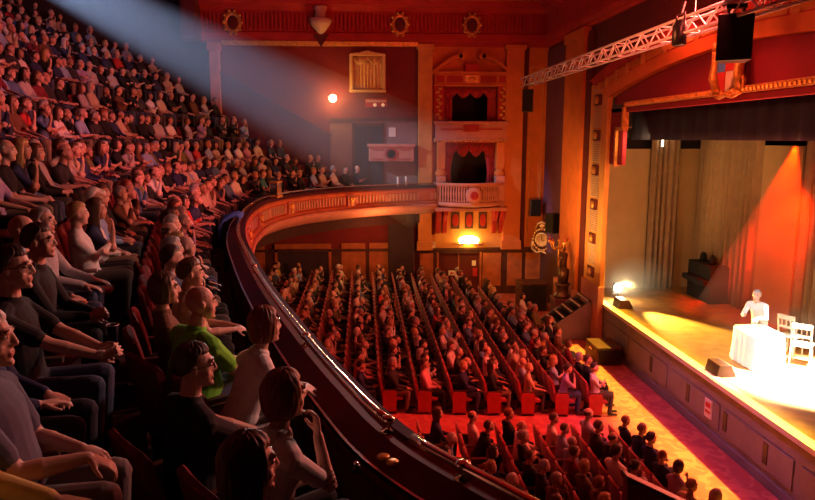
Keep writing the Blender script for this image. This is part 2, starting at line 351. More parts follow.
# --- entablature running round the hall: along the far wall, then along the proscenium wall
ent = [(0.0,8.98),(0.10,8.98),(0.14,9.05),(0.22,9.08),(0.26,9.2),(0.26,9.42),(0.16,9.46),(0.16,10.18),(0.24,10.22),(0.34,10.34),(0.52,10.40),(0.56,10.54),(0.62,10.62),(0.62,10.72),(0,10.72)]
path = [(-6.0,FW),(PW,FW),(PW,2.0)]; nrm = [(0,-1),(-1,-1),(-1,0)]
m = MB(); m.sweep(path, [(o, z+.45) for o, z in ent], nrm, True); struct(m.build('trim_entablature', M['red']))
m = MB(); m.sweep([(-5.2,FW),(2.1,FW)], [(.10,9.40),(.30,9.40),(.33,9.55),(.10,9.55)], [(0,-1)]*2, True); struct(m.build('trim_gilt_cornice', M['gold']))
m = MB(); m.sweep([(-6,FW),(PW,FW),(PW,2.0)], [(.60,11.02),(.66,11.02),(.66,11.13),(.60,11.13)], nrm, True); struct(m.build('trim_upper_moulding', M['gold']))
m = MB(); x = -5.9
while x < 7.0:
    m.box(x, x+.07, FW-.23, FW-.16, 9.98, 10.56); x += .15
struct(m.build('trim_fluted_frieze', M['red']))
# cartouches on the frieze
def cartouche(x, label, big=False):
    e = empty('wall_cartouche', (x, FW-.25, 10.2)); tag(e, label, 'ornament', 'cartouches on the frieze')
    m = MB(); m.lathe([(0.30,-.02),(0.36,0),(0.30,.07),(0.22,.03),(0.2,0)], n=20, axis='y')
    o = m.build('frame', M['gold'], e, True); o.scale = (.95,-1,1.15)
    m = MB(); m.ball((0,0,0), (.21,.05,.28), 12); m.build('boss', M['darkred'], e, True)
    m = MB()
    for k in range(10):
        a = 2*PI*k/10; m.ball((.33*math.cos(a), -.05, .42*math.sin(a)), .065, 8)
    m.build('scrollwork', M['gold'], e, True)
    return e
cartouche(-4.75, 'gilt oval cartouche on the frieze nearest the tan pier')
cartouche(1.43, 'gilt oval cartouche on the frieze above the cream curtained niche')
cartouche(4.15, 'gilt oval cartouche on the frieze above the upper box')
# console bracket like a shell
e = empty('wall_bracket', (-1.52, FW-.3, 10.1)); tag(e, 'pale shell-shaped plaster bracket on the frieze between two oval cartouches', 'ornament')
m = MB(); m.lathe([(.02,-.32),(.14,-.22),(.34,.02),(.44,.20),(.40,.26),(.18,.26)], n=20, arc=2*PI); m.build('shell', M['cream'], e, True)
m = MB(); m.lathe([(.17,.26),(.22,.34),(.17,.46),(.24,.62),(.24,.70)], n=16); m.build('finial', M['cream'], e, True)
m = MB(); m.prism([(-.3,-.3),(.3,-.3),(0,-.75)], -.05, .2); m.build('drop', M['darkred'], e)

# --- tan pier and arch edge on the far left, ceiling
struct(MB().box(-6.25,-5.66,FW-.2,FW+.25,3.4,9.5).build('trim_arch_edge', M['dim'])); pm = MB(); pm.box(-5.66, -5.3, FW-.3, FW+.25, 3.4, 9.35); pm.box(-5.72, -5.24, FW-.36, FW+.25, 9.2, 9.5); struct(pm.build('trim_pier', M['pinkcream'], bevel=.02))  # near-black arch edge, then the pale pier
pm = MB(); pm.box(-6.5, -5.9, FW-.9, FW+.25, 9.5, 12.6); pm.box(-6.42,-5.98,FW-.97,FW-.9,9.6,12.4); struct(pm.build('trim_gallery_arch', M['darkred'], bevel=.02))
m = MB(); m.box(-6.3, 7.4, 1, FW+.3, 12.6, 12.8); struct(m.build('ceiling', M['red']))
m = MB(); m.box(-17, -6.3, 1, FW+.3, 15.6, 15.8); m.box(-6.4,-6.2,1,FW-.6,12.5,15.7); struct(m.build('ceiling_gallery', M['dim']))
# cove between entablature and ceiling, and ceiling ribs
cove = [(.62,11.17)] + [(.62+1.1*(1-math.cos(t)), 11.17+1.43*math.sin(t)) for t in [PI/2*i/8 for i in range(9)]] + [(0,12.6),(0,11.17)]
m = MB(); m.sweep(path, cove, nrm, True); struct(m.build('trim_cove', M['red'], smooth=False))
m = MB()
for xx in (-3.6,-1.0,1.6,4.1): m.box(xx-.13, xx+.13, 2, FW-1.6, 12.38, 12.6)
for yy in (10,13.5,17,20.5,24.4): m.box(-6.2, 5.6, yy-.13, yy+.13, 12.42, 12.6)
m.box(5.35,5.65,2,FW-1.6,12.3,12.6); struct(m.build('trim_ceiling_rib', M['darkred']))

# --- proscenium wall: jamb, arch, tympanum
JY0, JY1 = 19.75, 21.25      # the jamb we see (far side)
arc_o = [(21.25,7.75),(20.2,7.98),(18.8,8.20),(16.5,8.42),(13.3,8.52),(10.0,8.42),(7.7,8.2),(5.4,7.75)]
arc_i = [(19.75,7.16),(18.6,7.36),(17.2,7.55),(15.6,7.70),(13.3,7.80),(11.0,7.70),(9.0,7.5),(6.9,7.16)]
def smooth_arc(pts, n=6):
    out = []
    for i in range(len(pts)-1):
        p0 = pts[max(i-1,0)]; p1 = pts[i]; p2 = pts[i+1]; p3 = pts[min(i+2,len(pts)-1)]
        for k in range(n):
            t = k/n
            out.append(tuple(.5*((2*p1[j])+(-p0[j]+p2[j])*t+(2*p0[j]-5*p1[j]+4*p2[j]-p3[j])*t*t+(-p0[j]+3*p1[j]-3*p2[j]+p3[j])*t**3) for j in range(len(p1))))
    out.append(tuple(pts[-1])); return out
AO = smooth_arc(arc_o); AI = smooth_arc(arc_i)
def arch_band(mb, A, B, x0, x1, mi=0):
    n = len(A); vs = []
    for a, b in zip(A, B): vs += [(x0,a[0],a[1]),(x0,b[0],b[1]),(x1,b[0],b[1]),(x1,a[0],a[1])]
    fs = []
    for i in range(n-1):
        for k in range(4): fs.append((4*i+k, 4*i+4+k, 4*i+4+(k+1)%4, 4*i+(k+1)%4))
    fs += [(0,1,2,3), (4*n-1,4*n-2,4*n-3,4*n-4)]
    mb.add(vs, fs, mi)
def mix(A, B, t): return [(a[0]*(1-t)+b[0]*t, a[1]*(1-t)+b[1]*t) for a, b in zip(A, B)]
m = MB(); arch_band(m, [(a[0], 10.9) for a in AO], AO, PW-.02, PW+.4); m.box(PW-.02, PW+.4, 21.25, FW, 7.75, 10.9); m.box(PW-.02,PW+.4,2,5.4,-1,10.9); m.box(PW-.02,PW+.4,22.0,FW,-1.0,7.75)
struct(m.build('wall_proscenium', M['darkred']))
m = MB(); arch_band(m, AO, mix(AO, AI, .30), PW-.16, PW+.1); struct(m.build('trim_arch_moulding', M['red']))
m = MB(); arch_band(m, mix(AO,AI,.62), AI, PW-.12, PW+.1); struct(m.build('trim_arch_soffit_band', M['orange']))
m = MB(); arch_band(m, mix(AO,AI,.30), mix(AO,AI,.62), PW-.09, PW+.1); struct(m.build('trim_arch_frieze', M['red']))
# reeded pieces and bosses round the arch
m = MB(); A1 = mix(AO,AI,.35); A2 = mix(AO,AI,.57)
def along(A, t):
    f = t*(len(A)-1); i = min(int(f), len(A)-2); u = f-i
    return Vector((0, A[i][0]*(1-u)+A[i+1][0]*u, A[i][1]*(1-u)+A[i+1][1]*u))
for k in range(420):
    t = k/420
    if (t*12) % 1 < .22: continue
    a, b = along(A1,t), along(A2,t); a.x = b.x = PW-.10; m.tube([a, b], .016, 4)
struct(m.build('trim_arch_reeding', M['ochre']))
m = MB()
for k in range(12):
    t = (k+.11)/12; c = along(mix(AO,AI,.46), t); m.lathe([(.15,0),(.16,-.03),(.11,-.02),(.07,-.05),(.0,-.06)], (PW-.09,c.y,c.z), 12, axis='x')
struct(m.build('trim_arch_boss', M['ochre'], smooth=True))
# tympanum, dropped head and red inner frame
m = MB(); arch_band(m, AI, [(a[0], 6.95) for a in AI], PW+.12, PW+.2); struct(m.build('wall_tympanum', M['crimson']))
m = MB(); m.box(PW+.02, PW+.14, 8.0, 19.75, 6.70, 6.84); m.box(PW+.02,PW+.14, 18.75, 19.75, 5.25, 6.84); struct(m.build('trim_inner_frame', M['crimson'], bevel=.02))
m = MB(); m.box(PW-.06, PW+.1, 8.0, 18.72, 6.84, 6.97); m.box(PW-.06,PW+.1,18.60,18.72,6.2,6.97); m.box(PW-.06,PW+.1,18.72,19.2,6.2,6.30); m.box(PW-.06,PW+.1,19.1,19.2,5.2,6.30)
y = 8.1
while y < 18.6: m.ball((PW-.06,y,6.905), .05, 6); y += .13
struct(m.build('trim_gilt_head', M['gold']))
# the jamb pilaster
m = MB(); m.box(PW-.10, PW+.06, JY0, JY1, 1.0, 7.62); struct(m.build('trim_jamb', M['ochre'], bevel=.02))
m = MB(); m.box(PW-.14, PW+.06, JY0-.02, JY1+.1, -.6, 1.55); struct(m.build('trim_jamb_plinth', M['pinkcream'], bevel=.02))
m = MB(); z = 1.7
while z < 7.4:
    if (z-1.7) % 1.05 > .36: m.box(PW-.135, PW-.10, JY0+.42, JY1-.42, z, z+.035)
    z += .07
struct(m.build('trim_jamb_reeding', M['cream']))
m = MB()
for k in range(6):
    z = 1.88+1.05*k; yc = (JY0+JY1)/2; m.box(PW-.15,PW-.10,yc-.27,yc+.27,z-.16,z+.16); 
struct(m.build('trim_jamb_block', M['darkred'], bevel=.01))
m = MB()
for k in range(6): m.lathe([(.12,0),(.12,-.04),(.05,-.05),(0,-.08)], (PW-.15,(JY0+JY1)/2,1.88+1.05*k), 10, axis='x')
struct(m.build('trim_jamb_rosette', M['gold'], smooth=True))
# narrow dark red reveal, orange pilaster and plum bay on the proscenium wall
pilm = MB(); pilm.box(PW-.22, PW, 21.75, 23.75, 1.0, 9.3); pilm.box(PW-.28,PW,21.7,23.8,9.15,9.45); struct(pilm.build('trim_orange_pilaster', M['orange'], bevel=.02))
struct(MB().box(PW-.30, PW, 21.7, 24.0, -.6, 1.0).build('trim_pilaster_plinth', M['pinkcream'], bevel=.02))
struct(MB().box(PW-.06, PW, 23.75, FW, -.6, 9.3).build('trim_plum_bay', M['purple']))  # plum colour stands in for shade and blue light on this bay
struct(MB().box(PW-.09, PW, 23.75, FW, -.6, 1.62).build('trim_plum_dado', M['wood']))
struct(MB().box(PW-.12, PW, 21.25, 21.75, -.6, 9.3).build('trim_jamb_reveal', M['darkred']))

# ================================================================== BOXES ON THE FAR WALL
e = empty('theatre_box', (4.17, FW, 3.4)); tag(e, 'lower theatre box with bowed balustrade and round medallion above the exit doorway', 'theatre box')
def bow(x0, x1, d, n=14):
    P = [(x0 + (x1-x0)*i/n - 4.17, -.30 - d*math.sin(PI*i/n)) for i in range(n+1)]; return P
P = bow(2.78, 5.46, .75); N = [(0,-1)]*len(P)
m = MB(); m.sweep(P, [(-.1,.78),(.10,.78),(.14,.84),(.14,.90),(-.1,.90)], N, True); m.build('handrail', M['pinkcream'], e)
m = MB(); m.sweep(P, [(-.1,.0),(.08,.0),(.16,.06),(.12,.16),(-.1,.16)], N, True); m.build('plinth', M['pinkcream'], e)
m = MB(); m.sweep(P, [(-.16,.1),(-.08,.1),(-.08,.82),(-.16,.82)], N, True); m.build('inner_lining', M['darkred'], e)
PP = smooth_arc(P, 2); m = MB()
for i in range(1, len(PP)-1):
    p = PP[i]; m.lathe([(.03,.16),(.045,.22),(.03,.3),(.045,.5),(.03,.66),(.04,.72),(.04,.78)], (p[0],p[1],0), 6)
m.build('balusters', M['pinkcream'], e)
m = MB(); m.lathe([(.30,0),(.33,-.06),(.24,-.05),(.2,-.10),(.1,-.07),(0,-.1)], (0,-1.18,.45), 18, axis='y'); m.build('medallion', M['pinkcream'], e, True)
m = MB(); m.ball((0,-1.25,.45),(.17,.06,.17),12); m.ball((-.08,-1.3,.47),(.05,.04,.07),8); m.ball((.08,-1.3,.47),(.05,.04,.07),8); m.build('medallion_relief', M['red'], e, True)
m = MB(); m.prism([(P[0][0],P[0][1])] + P[1:-1] + [(P[-1][0],P[-1][1]),(P[-1][0],1.5),(P[0][0],1.5)], -.06, .02, 'z'); m.build('box_floor', M['darkred'], e)
m = MB()
for sx in (-1, 1):
    m = MB(); m.box(sx*1.16-.18, sx*1.16+.18, -.42, 0, -.06, 1.15); m.build('pedestal', M['pinkcream'], e, bevel=.02)
for sx in (-1, 1):
    m = MB(); c = sx*1.16
    m.lathe([(.19,1.15),(.23,1.2),(.23,1.28),(.18,1.34),(.16,1.42)], (c,-.22,0), 14); m.box(c-.16,c+.16,-.38,0,1.42,2.45); m.build('column', M['orange'], e, bevel=.02)
m = MB(); m.box(-1.36,1.36,-.06,0,-1.25,-.06); m.build('apron_panel', M['ochre'], e)
for k in (-.55,0,.55):
    m = MB(); m.box(-.17,.17,-.04,0,-.34,.34); o = m.build('sunk_panel', M['wood'], e, bevel=.02); o.location = (k,-.06,-.62)
    m2 = MB(); m2.lathe([(.10,0),(.13,-.04),(.09,-.03),(0,-.03)], (0,0,0), 16, axis='y'); o2 = m2.build('oval_boss', M['red'], o, True); o2.scale = (1,1,2.0); o2.location = (0,-.04,0)
for sx in (-1,1):
    m = MB()
    for dx in (-.13,.13):
        m.prism([(-.06,-.2),(-.62,-.2),(-.60,-.36),(-.34,-.62),(-.22,-1.05),(-.06,-1.15)], sx*1.12+dx-.09, sx*1.12+dx+.09, 'x')
    m.build('corbel', M['red'], e, bevel=.015)
m = MB(); m.box(-1.4,1.4,-.7,0,-.2,-.06); m.build('corbel_course', M['pinkcream'], e, bevel=.02)
def swag(e, x0, x1, ztop, drop, y, name='valance', sc=4):
    m = MB(); n = 48; vs = []
    for i in range(n+1):
        t = i/n; x = x0+(x1-x0)*t; s = abs(math.sin(PI*sc*t)); yy = y - .04*math.sin(2*PI*t*22)
        vs += [(x,yy,ztop),(x,yy-.03,ztop-drop*(.5+.5*s))]
    m.add(vs, [(2*i,2*i+1,2*i+3,2*i+2) for i in range(n)]); o = m.build(name, M['redcurtain'], e, True)
    sd = o.modifiers.new('thick','SOLIDIFY'); sd.thickness = .03
    return o
def hang(name, x0, x1, z0, z1, y, mt, parent=None, folds=6, amp=.05, axis='x', n=None, thick=.03, gather=0.0):
    m = MB(); n = n or folds*8; vs = []; H = 8
    for i in range(n+1):
        for j in range(H+1):
            t = i/n; v = j/H; a = amp*(.6+.4*v)*math.sin(2*PI*folds*t + .9*math.sin(3*t)) + .3*amp*math.sin(2*PI*folds*2.3*t+1)
            xx = x0+(x1-x0)*t; z = z1+(z0-z1)*v
            if gather: xx = x0 + (xx-x0)*(1-gather*math.sin(PI*v)**2) if gather > 0 else x1 - (x1-xx)*(1+gather*math.sin(PI*v)**2)
            vs.append((xx, y+a, z) if axis == 'x' else (y+a, xx, z))
    fs = [(i*(H+1)+j, (i+1)*(H+1)+j, (i+1)*(H+1)+j+1, i*(H+1)+j+1) for i in range(n) for j in range(H)]
    m.add(vs, fs); o = m.build(name, mt, parent, True); sd = o.modifiers.new('thick','SOLIDIFY'); sd.thickness = thick
    return o
swag(e, -1.05, 1.05, 2.42, .55, .12)
hang('side_curtain', -1.05, -.6, .1, 2.4, .18, M['redcurtain'], e, 4, .04, gather=.35)
hang('side_curtain', .6, 1.05, .1, 2.4, .18, M['redcurtain'], e, 4, .04, gather=-.35)

e = empty('theatre_box', (4.17, FW, 5.9)); tag(e, 'upper theatre box under a broken curved pediment with dark red valance', 'theatre box')
m = MB(); m.box(-1.38,1.38,-.30,0,.05,.72); m.box(-1.44,1.44,-.36,0,.62,.74); m.box(-1.44,1.44,-.34,0,-.02,.10); m.build('parapet', M['pinkcream'], e, bevel=.02)
m = MB(); x = -1.4
while x < 1.4: m.ball((x,-.36,-.02), .045, 6); x += .1
m.build('bead_course', M['gold'], e)
m = MB(); m.box(-1.2,1.2,-.34,-.30,.40,.46); m.box(-.3,.3,-.36,-.30,.34,.6); m.build('parapet_ornament', M['red'], e)
for sx in (-1,1):
    m = MB(); m.box(sx*1.24-.19, sx*1.24+.19, -.16, 0, .74, 2.1); m.build('side_pilaster', M['red'], e, bevel=.01)
    m = MB()
    for k in range(9): m.ball((sx*1.24+.05*(-1)**k, -.17, .86+.14*k), (.09,.04,.07), 8)
    m.build('pilaster_ornament', M['gold'], e, True)
m = MB(); m.box(-1.42,1.42,-.22,0,2.14,2.50); m.box(-1.52,1.52,-.36,0,2.50,2.60); m.box(-1.46,1.46,-.28,0,2.06,2.14); m.build('lintel', M['orange'], e, bevel=.015)
for (a,b) in ((-.95,-.35),(.35,.95),(-1.35,-1.05),(1.05,1.35)):
    m = MB(); m.box(a,b,-.25,-.2,2.2,2.44); m.build('lintel_panel', M['red'], e)
m = MB(); m.box(-.26,.26,-.26,-.2,2.18,2.46); m.ball((0,-.27,2.32),(.17,.05,.08),10); m.build('lintel_boss', M['gold'], e)
for sx in (-1,1):
    m = MB(); A = []; B = []
    for i in range(9):
        t = i/8; X = sx*(1.5-1.12*t); Z = 2.62+.62*math.sin(t*PI/2*.95); A.append((X,Z)); B.append((X*1.0, Z-.15))
    vs = []
    for a, b in zip(A,B): vs += [(a[0],-.38,a[1]),(a[0],0,a[1]),(b[0],0,b[1]),(b[0],-.38,b[1])]
    fs = [(4*i+k,4*i+4+k,4*i+4+(k+1)%4,4*i+(k+1)%4) for i in range(8) for k in range(4)] + [(0,1,2,3),(35,34,33,32)]
    m.add(vs, fs); m.lathe([(.13,-.38),(.13,0)], (A[-1][0],0,A[-1][1]-.08), 14, axis='y'); m.build('pediment_scroll', M['orange'], e)
m = MB(); m.box(-.26,.26,-.3,0,2.6,2.88); m.build('pediment_block', M['red'], e)
swag(e, -1.05, 1.05, 2.05, .42, .12)
hang('side_curtain', -1.05, -.72, .7, 2.02, .18, M['redcurtain'], e, 3, .04); hang('side_curtain', .72, 1.05, .7, 2.02, .18, M['redcurtain'], e, 3, .04)

# small parapet with a ring, beside the side door
e = empty('wall_parapet', (1.08, FW, 5.12)); tag(e, 'small mauve parapet with a ring motif above the far balcony rail', 'parapet')
m = MB(); m.box(-.86,.86,-.5,0,0,.58); m.box(-.92,.92,-.56,0,.54,.66); m.build('front', M['pinkcream'], e, bevel=.02)
m = MB(); m.lathe([(.20,-.5),(.25,-.53),(.17,-.53),(.17,-.5)], (0,0,.28), 20, axis='y'); m.box(-.72,-.3,-.53,-.5,.08,.1); m.box(.3,.72,-.53,-.5,.08,.1); m.box(-.72,-.3,-.53,-.5,.44,.46); m.box(.3,.72,-.53,-.5,.44,.46); m.build('ring', M['red'], e)
# side door
e = struct(MB().box(-.34,.74,FW+.1,FW+.16,4.2,6.45).build('door_side', M['glass']))
m = MB(); m.box(-.42,-.32,FW-.06,FW+.1,4.2,6.55); m.box(.72,.82,FW-.06,FW+.1,4.2,6.55); m.box(-.42,.82,FW-.06,FW+.1,6.45,6.55); m.box(.17,.23,FW+.04,FW+.1,4.2,6.45); struct(m.build('trim_side_doorcase', M['wood']))
tag(MB().box(1.0,1.26,FW-.05,FW-.02,6.05,6.40).build('wall_notice', M['paper']), 'white paper notice on the cream wall band beside the dark side door', 'notice')
# red sign with lamps
e = empty('wall_sign', (.52, FW, 7.35)); tag(e, 'small red wall sign with pale lettering below the curtained niche', 'sign')
m = MB(); m.box(-.42,.42,-.05,0,-.18,.14); m.build('board', M['signred'], e)
m = MB()
for k in range(11):
    m.box(-.38+.07*k, -.335+.07*k, -.06,-.05, .0,.09)
m.build('lettering', M['paper'], e)
m = MB(); m.ball((-.05,-.08,-.1),.07,8); m.ball((.26,-.08,-.1),.07,8); m.build('bulbs', emit('sign_bulb',(1,.75,.45),.35), e)
# curtained niche
e = empty('curtained_niche', (.2, FW, 7.8)); tag(e, 'gilt framed niche with gathered cream curtains high on the far wall', 'window')
m = MB(); m.box(-.68,-.56,-.2,0,0,1.28); m.box(.56,.68,-.2,0,0,1.28); m.box(-.70,.70,-.22,0,-.08,.02); m.prism([(-.7,1.26),(.7,1.26),(.66,1.34),(.3,1.38),(0,1.46),(-.3,1.38),(-.66,1.34)], -.24, 0); m.build('frame', M['curtain'], e, bevel=.02)
hang('curtain', -.56, .56, .02, 1.1, -.08, M['curtain'], e, 9, .03)
o = swag(e, -.57, .57, 1.28, .34, -.14, 'swag', 2); o.data.materials[0] = M['curtain']
# globe lamp on the far wall
e = empty('wall_lamp', (-1.12, FW, 7.48)); tag(e, 'glowing amber globe lamp on the dark red far wall', 'lamp')
m = MB(); m.lathe([(.09,0),(.10,-.03),(.04,-.05),(.03,-.2)], n=12, axis='y'); m.build('bracket', M['brass'], e, True)
m = MB(); m.ball((0,-.30,0), .15, 14); m.build('globe', M['glow'], e, True)
light('wall_lamp_light', 'POINT', (-1.12, FW-.62, 7.48), None, 60, (1.0,.48,.10), shadow_soft_size=.12)
# exit doorway under the boxes
e = struct(MB().box(2.95,4.65,FW+.12,FW+.18,-.4,1.45).build('door_exit', M['darkred']))
m = MB(); m.box(3.78,3.82,FW+.08,FW+.12,-.4,1.45); m.box(2.9,2.97,FW-.1,FW+.12,-.4,1.5); m.box(4.63,4.7,FW-.1,FW+.12,-.4,1.5); struct(m.build('trim_exit_doorcase', M['panelwood']))
m = MB(); wall_holes(m, 2.1, 5.5, 1.60, 2.2, [], FW-.06, .06); struct(m.build('trim_exit_frieze', M['ochre']))
e = empty('door_lamp', (4.17, FW-.1, 1.98)); tag(e, 'bright yellow half-moon lamp over the exit doorway', 'lamp')
m = MB(); m.ball((0,0,0), (.42,.2,.19), 16); m.build('shade', M['glowdoor'], e, True)
m = MB(); m.box(-.52,.52,-.24,.06,-.15,-.1); m.build('shelf', M['brass'], e)
light('door_lamp_light', 'POINT', (4.17, FW-.55, 1.92), None, 32, (1.0,.55,.10), shadow_soft_size=.1)
e = empty('door_sign', (3.65, FW+.1, .62)); tag(e, 'pale rectangular sign hung on the dark exit door', 'sign')
m = MB(); m.box(-.26,.26,-.03,0,-.1,.1); m.build('board', M['paper'], e); m = MB()
m.prism([(-.2,0),(-.12,.06),(-.12,.02),(-.02,.02),(-.02,-.02),(-.12,-.02),(-.12,-.06)], -.035,-.03); m.box(.04,.2,-.035,-.03,-.03,.03); m.build('arrow', M['signred'], e)
e = empty('door_notice', (4.42, FW+.1, 1.0)); tag(e, 'cream notice above a red box at the right of the exit door', 'notice')
m = MB(); m.box(-.08,.08,-.03,0,-.1,.12); m.build('paper', M['paper'], e); m = MB(); m.box(-.05,.13,-.08,0,-.52,-.18); m.build('red_box', M['signred'], e)
e = empty('wall_notice', (2.55, FW-.1, 1.78)); tag(e, 'white two-line notice on the ochre wall left of the door lamp', 'notice')
m = MB(); m.box(-.28,.28,0,.03,-.16,.16); m.build('board', M['paper'], e); m = MB(); m.box(-.24,.22,-.004,0,.03,.09); m.box(-.24,.1,-.004,0,-.1,-.04); m.build('lettering', M['signred'], e)
# ================================================================== ORNAMENTS AND RIG BY THE STAGE
e = empty('wall_clock', (7.02, 26.1, 2.05), -.7); tag(e, 'round clock in a scrolled gilt cartouche in the corner beside the plum bay', 'clock')
m = MB(); m.lathe([(.26,0),(.31,-.05),(.27,-.10),(.22,-.08)], n=24, axis='y'); m.build('rim', M['gold'], e, True)
m = MB(); m.lathe([(.24,-.06),(0,-.075)], n=24, axis='y'); m.build('dial', M['mauve'], e, True)
m = MB(); m.box(-.01,.01,-.09,-.08,0,.18); m.box(0,.13,-.09,-.08,-.01,.01); m.build('hands', M['black'], e)
m = MB()
for k in range(20):
    a = 2*PI*k/20; m.ball((.37*math.cos(a), -.05, .42*math.sin(a)), (.065,.05,.065), 8)
m.ball((0,-.05,.55),(.13,.06,.10),10); m.ball((-.40,-.05,-.24),(.09,.05,.2),8); m.ball((.40,-.05,-.24),(.09,.05,.2),8); m.tube([(-.30,-.05,.40),(-.18,-.06,.62),(0,-.06,.70),(.18,-.06,.62),(.30,-.05,.40)],.05,8); m.tube([(-.42,-.05,-.38),(-.2,-.06,-.52),(0,-.06,-.46),(.2,-.06,-.52),(.42,-.05,-.38)],.055,8); m.build('scrollwork', M['gold'], e, True)

def speaker(loc, rz, size, label, hangers=False, tilt=0.0):
    e = empty('loudspeaker', loc, rz); tag(e, label, 'speaker'); a, b, c = size
    m = MB(); m.prism([(-a/2,-b*.5),(a/2,-b*.5),(a/2*.78,b*.5),(-a/2*.78,b*.5)], -c/2, c/2, 'z'); m.build('cabinet', M['black'], e, bevel=.015)
    m = MB(); m.box(-a*.46,a*.46,-b*.5-.015,-b*.5,-c*.46,c*.46); m.build('grille', M['blackmatte'], e)
    m = MB(); m.box(-.03,.03,b*.4,b*.5+.18,-.05,.05) if not hangers else m.box(-a*.3,a*.3,-.03,.03,c/2,c/2+.05); m.build('bracket', M['black'], e)
    return e
speaker((6.70, FW-.42, 3.3), 0.1, (.42,.34,.66), 'black loudspeaker on the orange corner panel above the gilt clock')
speaker((PW-.35, 24.15, 2.95), -1.1, (.42,.34,.72), 'black loudspeaker bracketed to the plum wall bay beside the orange pilaster')
speaker((5.62, 23.3, 7.25), -.4, (.36,.34,.75), 'black loudspeaker hung below the far end of the lighting truss')

# statue with candelabrum on a plinth
e = empty('candelabrum_statue', (6.60, 21.86, floor_z(6.6))); tag(e, 'dark bronze figure holding a branched candelabrum on a plinth by the stage steps', 'statue')
zz = -floor_z(6.6)
m = MB(); m.box(-.30,.26,-.34,.34,0,zz+.72); m.box(-.33,.29,-.37,.37,zz+.66,zz+.74); m.build('plinth', M['plinth'], e, bevel=.02)
m = MB(); m.lathe([(.28,.74),(.28,.82),(.22,.86),(.20,1.1),(.27,1.16),(.27,1.22)], (0,0,zz), 14); m.build('pedestal', M['bronze'], e, True)
m = MB(); b = zz+1.22
m.tube([(0,-.07,b),(0,-.08,b+.3),(0,-.06,b+.55)], [.07,.075,.10], 10); m.tube([(.05,.09,b),(.05,.08,b+.3),(0,.06,b+.55)], [.06,.075,.10], 10)
m.tube([(0,0,b+.5),(0,0,b+.75),(0,0,b+.98),(0,0,b+1.04)], [.14,.12,.16,.07], 12); m.ball((0,0,b+1.16),(.085,.08,.11),10)
m.tube([(0,-.15,b+.95),(-.12,-.26,b+.8),(-.2,-.2,b+1.0)], [.055,.045,.035], 8); m.tube([(0,.15,b+.95),(-.1,.28,b+1.05),(-.15,.2,b+1.3)], [.055,.045,.035], 8)
m.prism([(-.1,b+.02),(.12,b+.02),(.16,b+.5),(-.12,b+.5)], -.2,.2,'y'); m.build('figure', M['bronze'], e, True)
m = MB(); m.tube([(-.17,.0,b+.6),(-.17,0,b+1.5)], .025, 8)
for k in range(5):
    a = 2*PI*k/5; m.tube([(-.17,0,b+1.2),(-.17+.2*math.cos(a),.2*math.sin(a),b+1.15),(-.17+.32*math.cos(a),.32*math.sin(a),b+1.38)], .02, 6); m.lathe([(.05,1.36),(.07,1.40),(.04,1.44)], (-.17+.32*math.cos(a),.32*math.sin(a),b), 8)
m.build('candelabrum', M['gold'], e, True)
for k in range(5):
    a = 2*PI*k/5; m = MB(); m.tube([(-.17+.32*math.cos(a),.32*math.sin(a),b+1.42),(-.17+.32*math.cos(a),.32*math.sin(a),b+1.56)], [.028,.012], 8); m.build('candle', M['redcurtain'], e)

# dark cabinets at the foot of the proscenium
def cabinet(loc, size, label):
    e = empty('speaker_cabinet', loc); tag(e, label, 'speaker'); a,b,c = size
    m = MB(); m.box(-a/2,a/2,-b/2,b/2,0,c); m.build('body', M['wood'], e, bevel=.02)
    m = MB(); m.box(-a*.44,a*.44,-b/2-.02,-b/2,.06,c-.06); m.build('grille', M['black'], e)
    m = MB(); m.box(-a/2-.015,-a/2,-.12,.12,c*.7,c*.78); m.build('handle', M['steel'], e)
cabinet((6.15, 24.2, floor_z(6.15)), (1.0,.8,1.05), 'large black speaker cabinet on the floor below the clock')
cabinet((6.80, 18.3, floor_z(6.8)), (.75,.95,.52), 'low black cabinet on the carpet against the stage front')

# treads up to the stage
e = empty('stage_steps', (5.46, 20.2, floor_z(5.5))); tag(e, 'black flight of steps with white nosings up to the stage corner', 'steps')
n = 7; rise = (1.0-floor_z(5.5))/n; run = .255
for sy in (0, 1.14):
    m = MB(); m.prism([(0,0),(n*run,0),(n*run,n*rise),(n*run-.2,n*rise),(-.1,rise*.6)], sy, sy+.06, 'y'); m.build('stringer', M['stagefront'], e)
for k in range(n):
    m = MB(); m.box(k*run-.03,(k+1)*run,.03,1.17,(k+1)*rise-.05,(k+1)*rise); m.build('tread', M['black'], e)
    m = MB(); m.box(k*run-.045,k*run,.06,1.14,(k+1)*rise-.04,(k+1)*rise+.006); m.build('nosing', M['stageedge'], e)

# lighting truss across the front of the stage
e = empty('lighting_truss', (5.5, 8.2, 7.86)); tag(e, 'silver box lighting truss running across in front of the stage arch', 'truss')
L = 15.2; hw = .13
for (a,b) in ((-hw,-hw),(hw,-hw),(-hw,hw),(hw,hw)):
    m = MB(); m.tube([(a,0,b),(a,L,b)], .026, 8); m.build('chord', M['alu'], e, True)
m = MB(); k = 0; y = 0.0
while y < L-.35:
    for a in (-hw,hw): m.tube([(a,y,-hw if k%2 else hw),(a,y+.36,hw if k%2 else -hw)], .014, 6)
    if k % 3 == 0: m.tube([(-hw,y,hw),(hw,y,hw)], .010, 6); m.tube([(-hw,y,-hw),(hw,y,-hw)], .010, 6)
    y += .36; k += 1
m.build('lacing', M['alu'], e)
for (y, nm) in ((14.6,0),(3.2,2)):
    m = MB(); m.tube([(0,y,hw),(0,y,4.4)], .007, 6); m.build('hanging_wire', M['steel'], e)
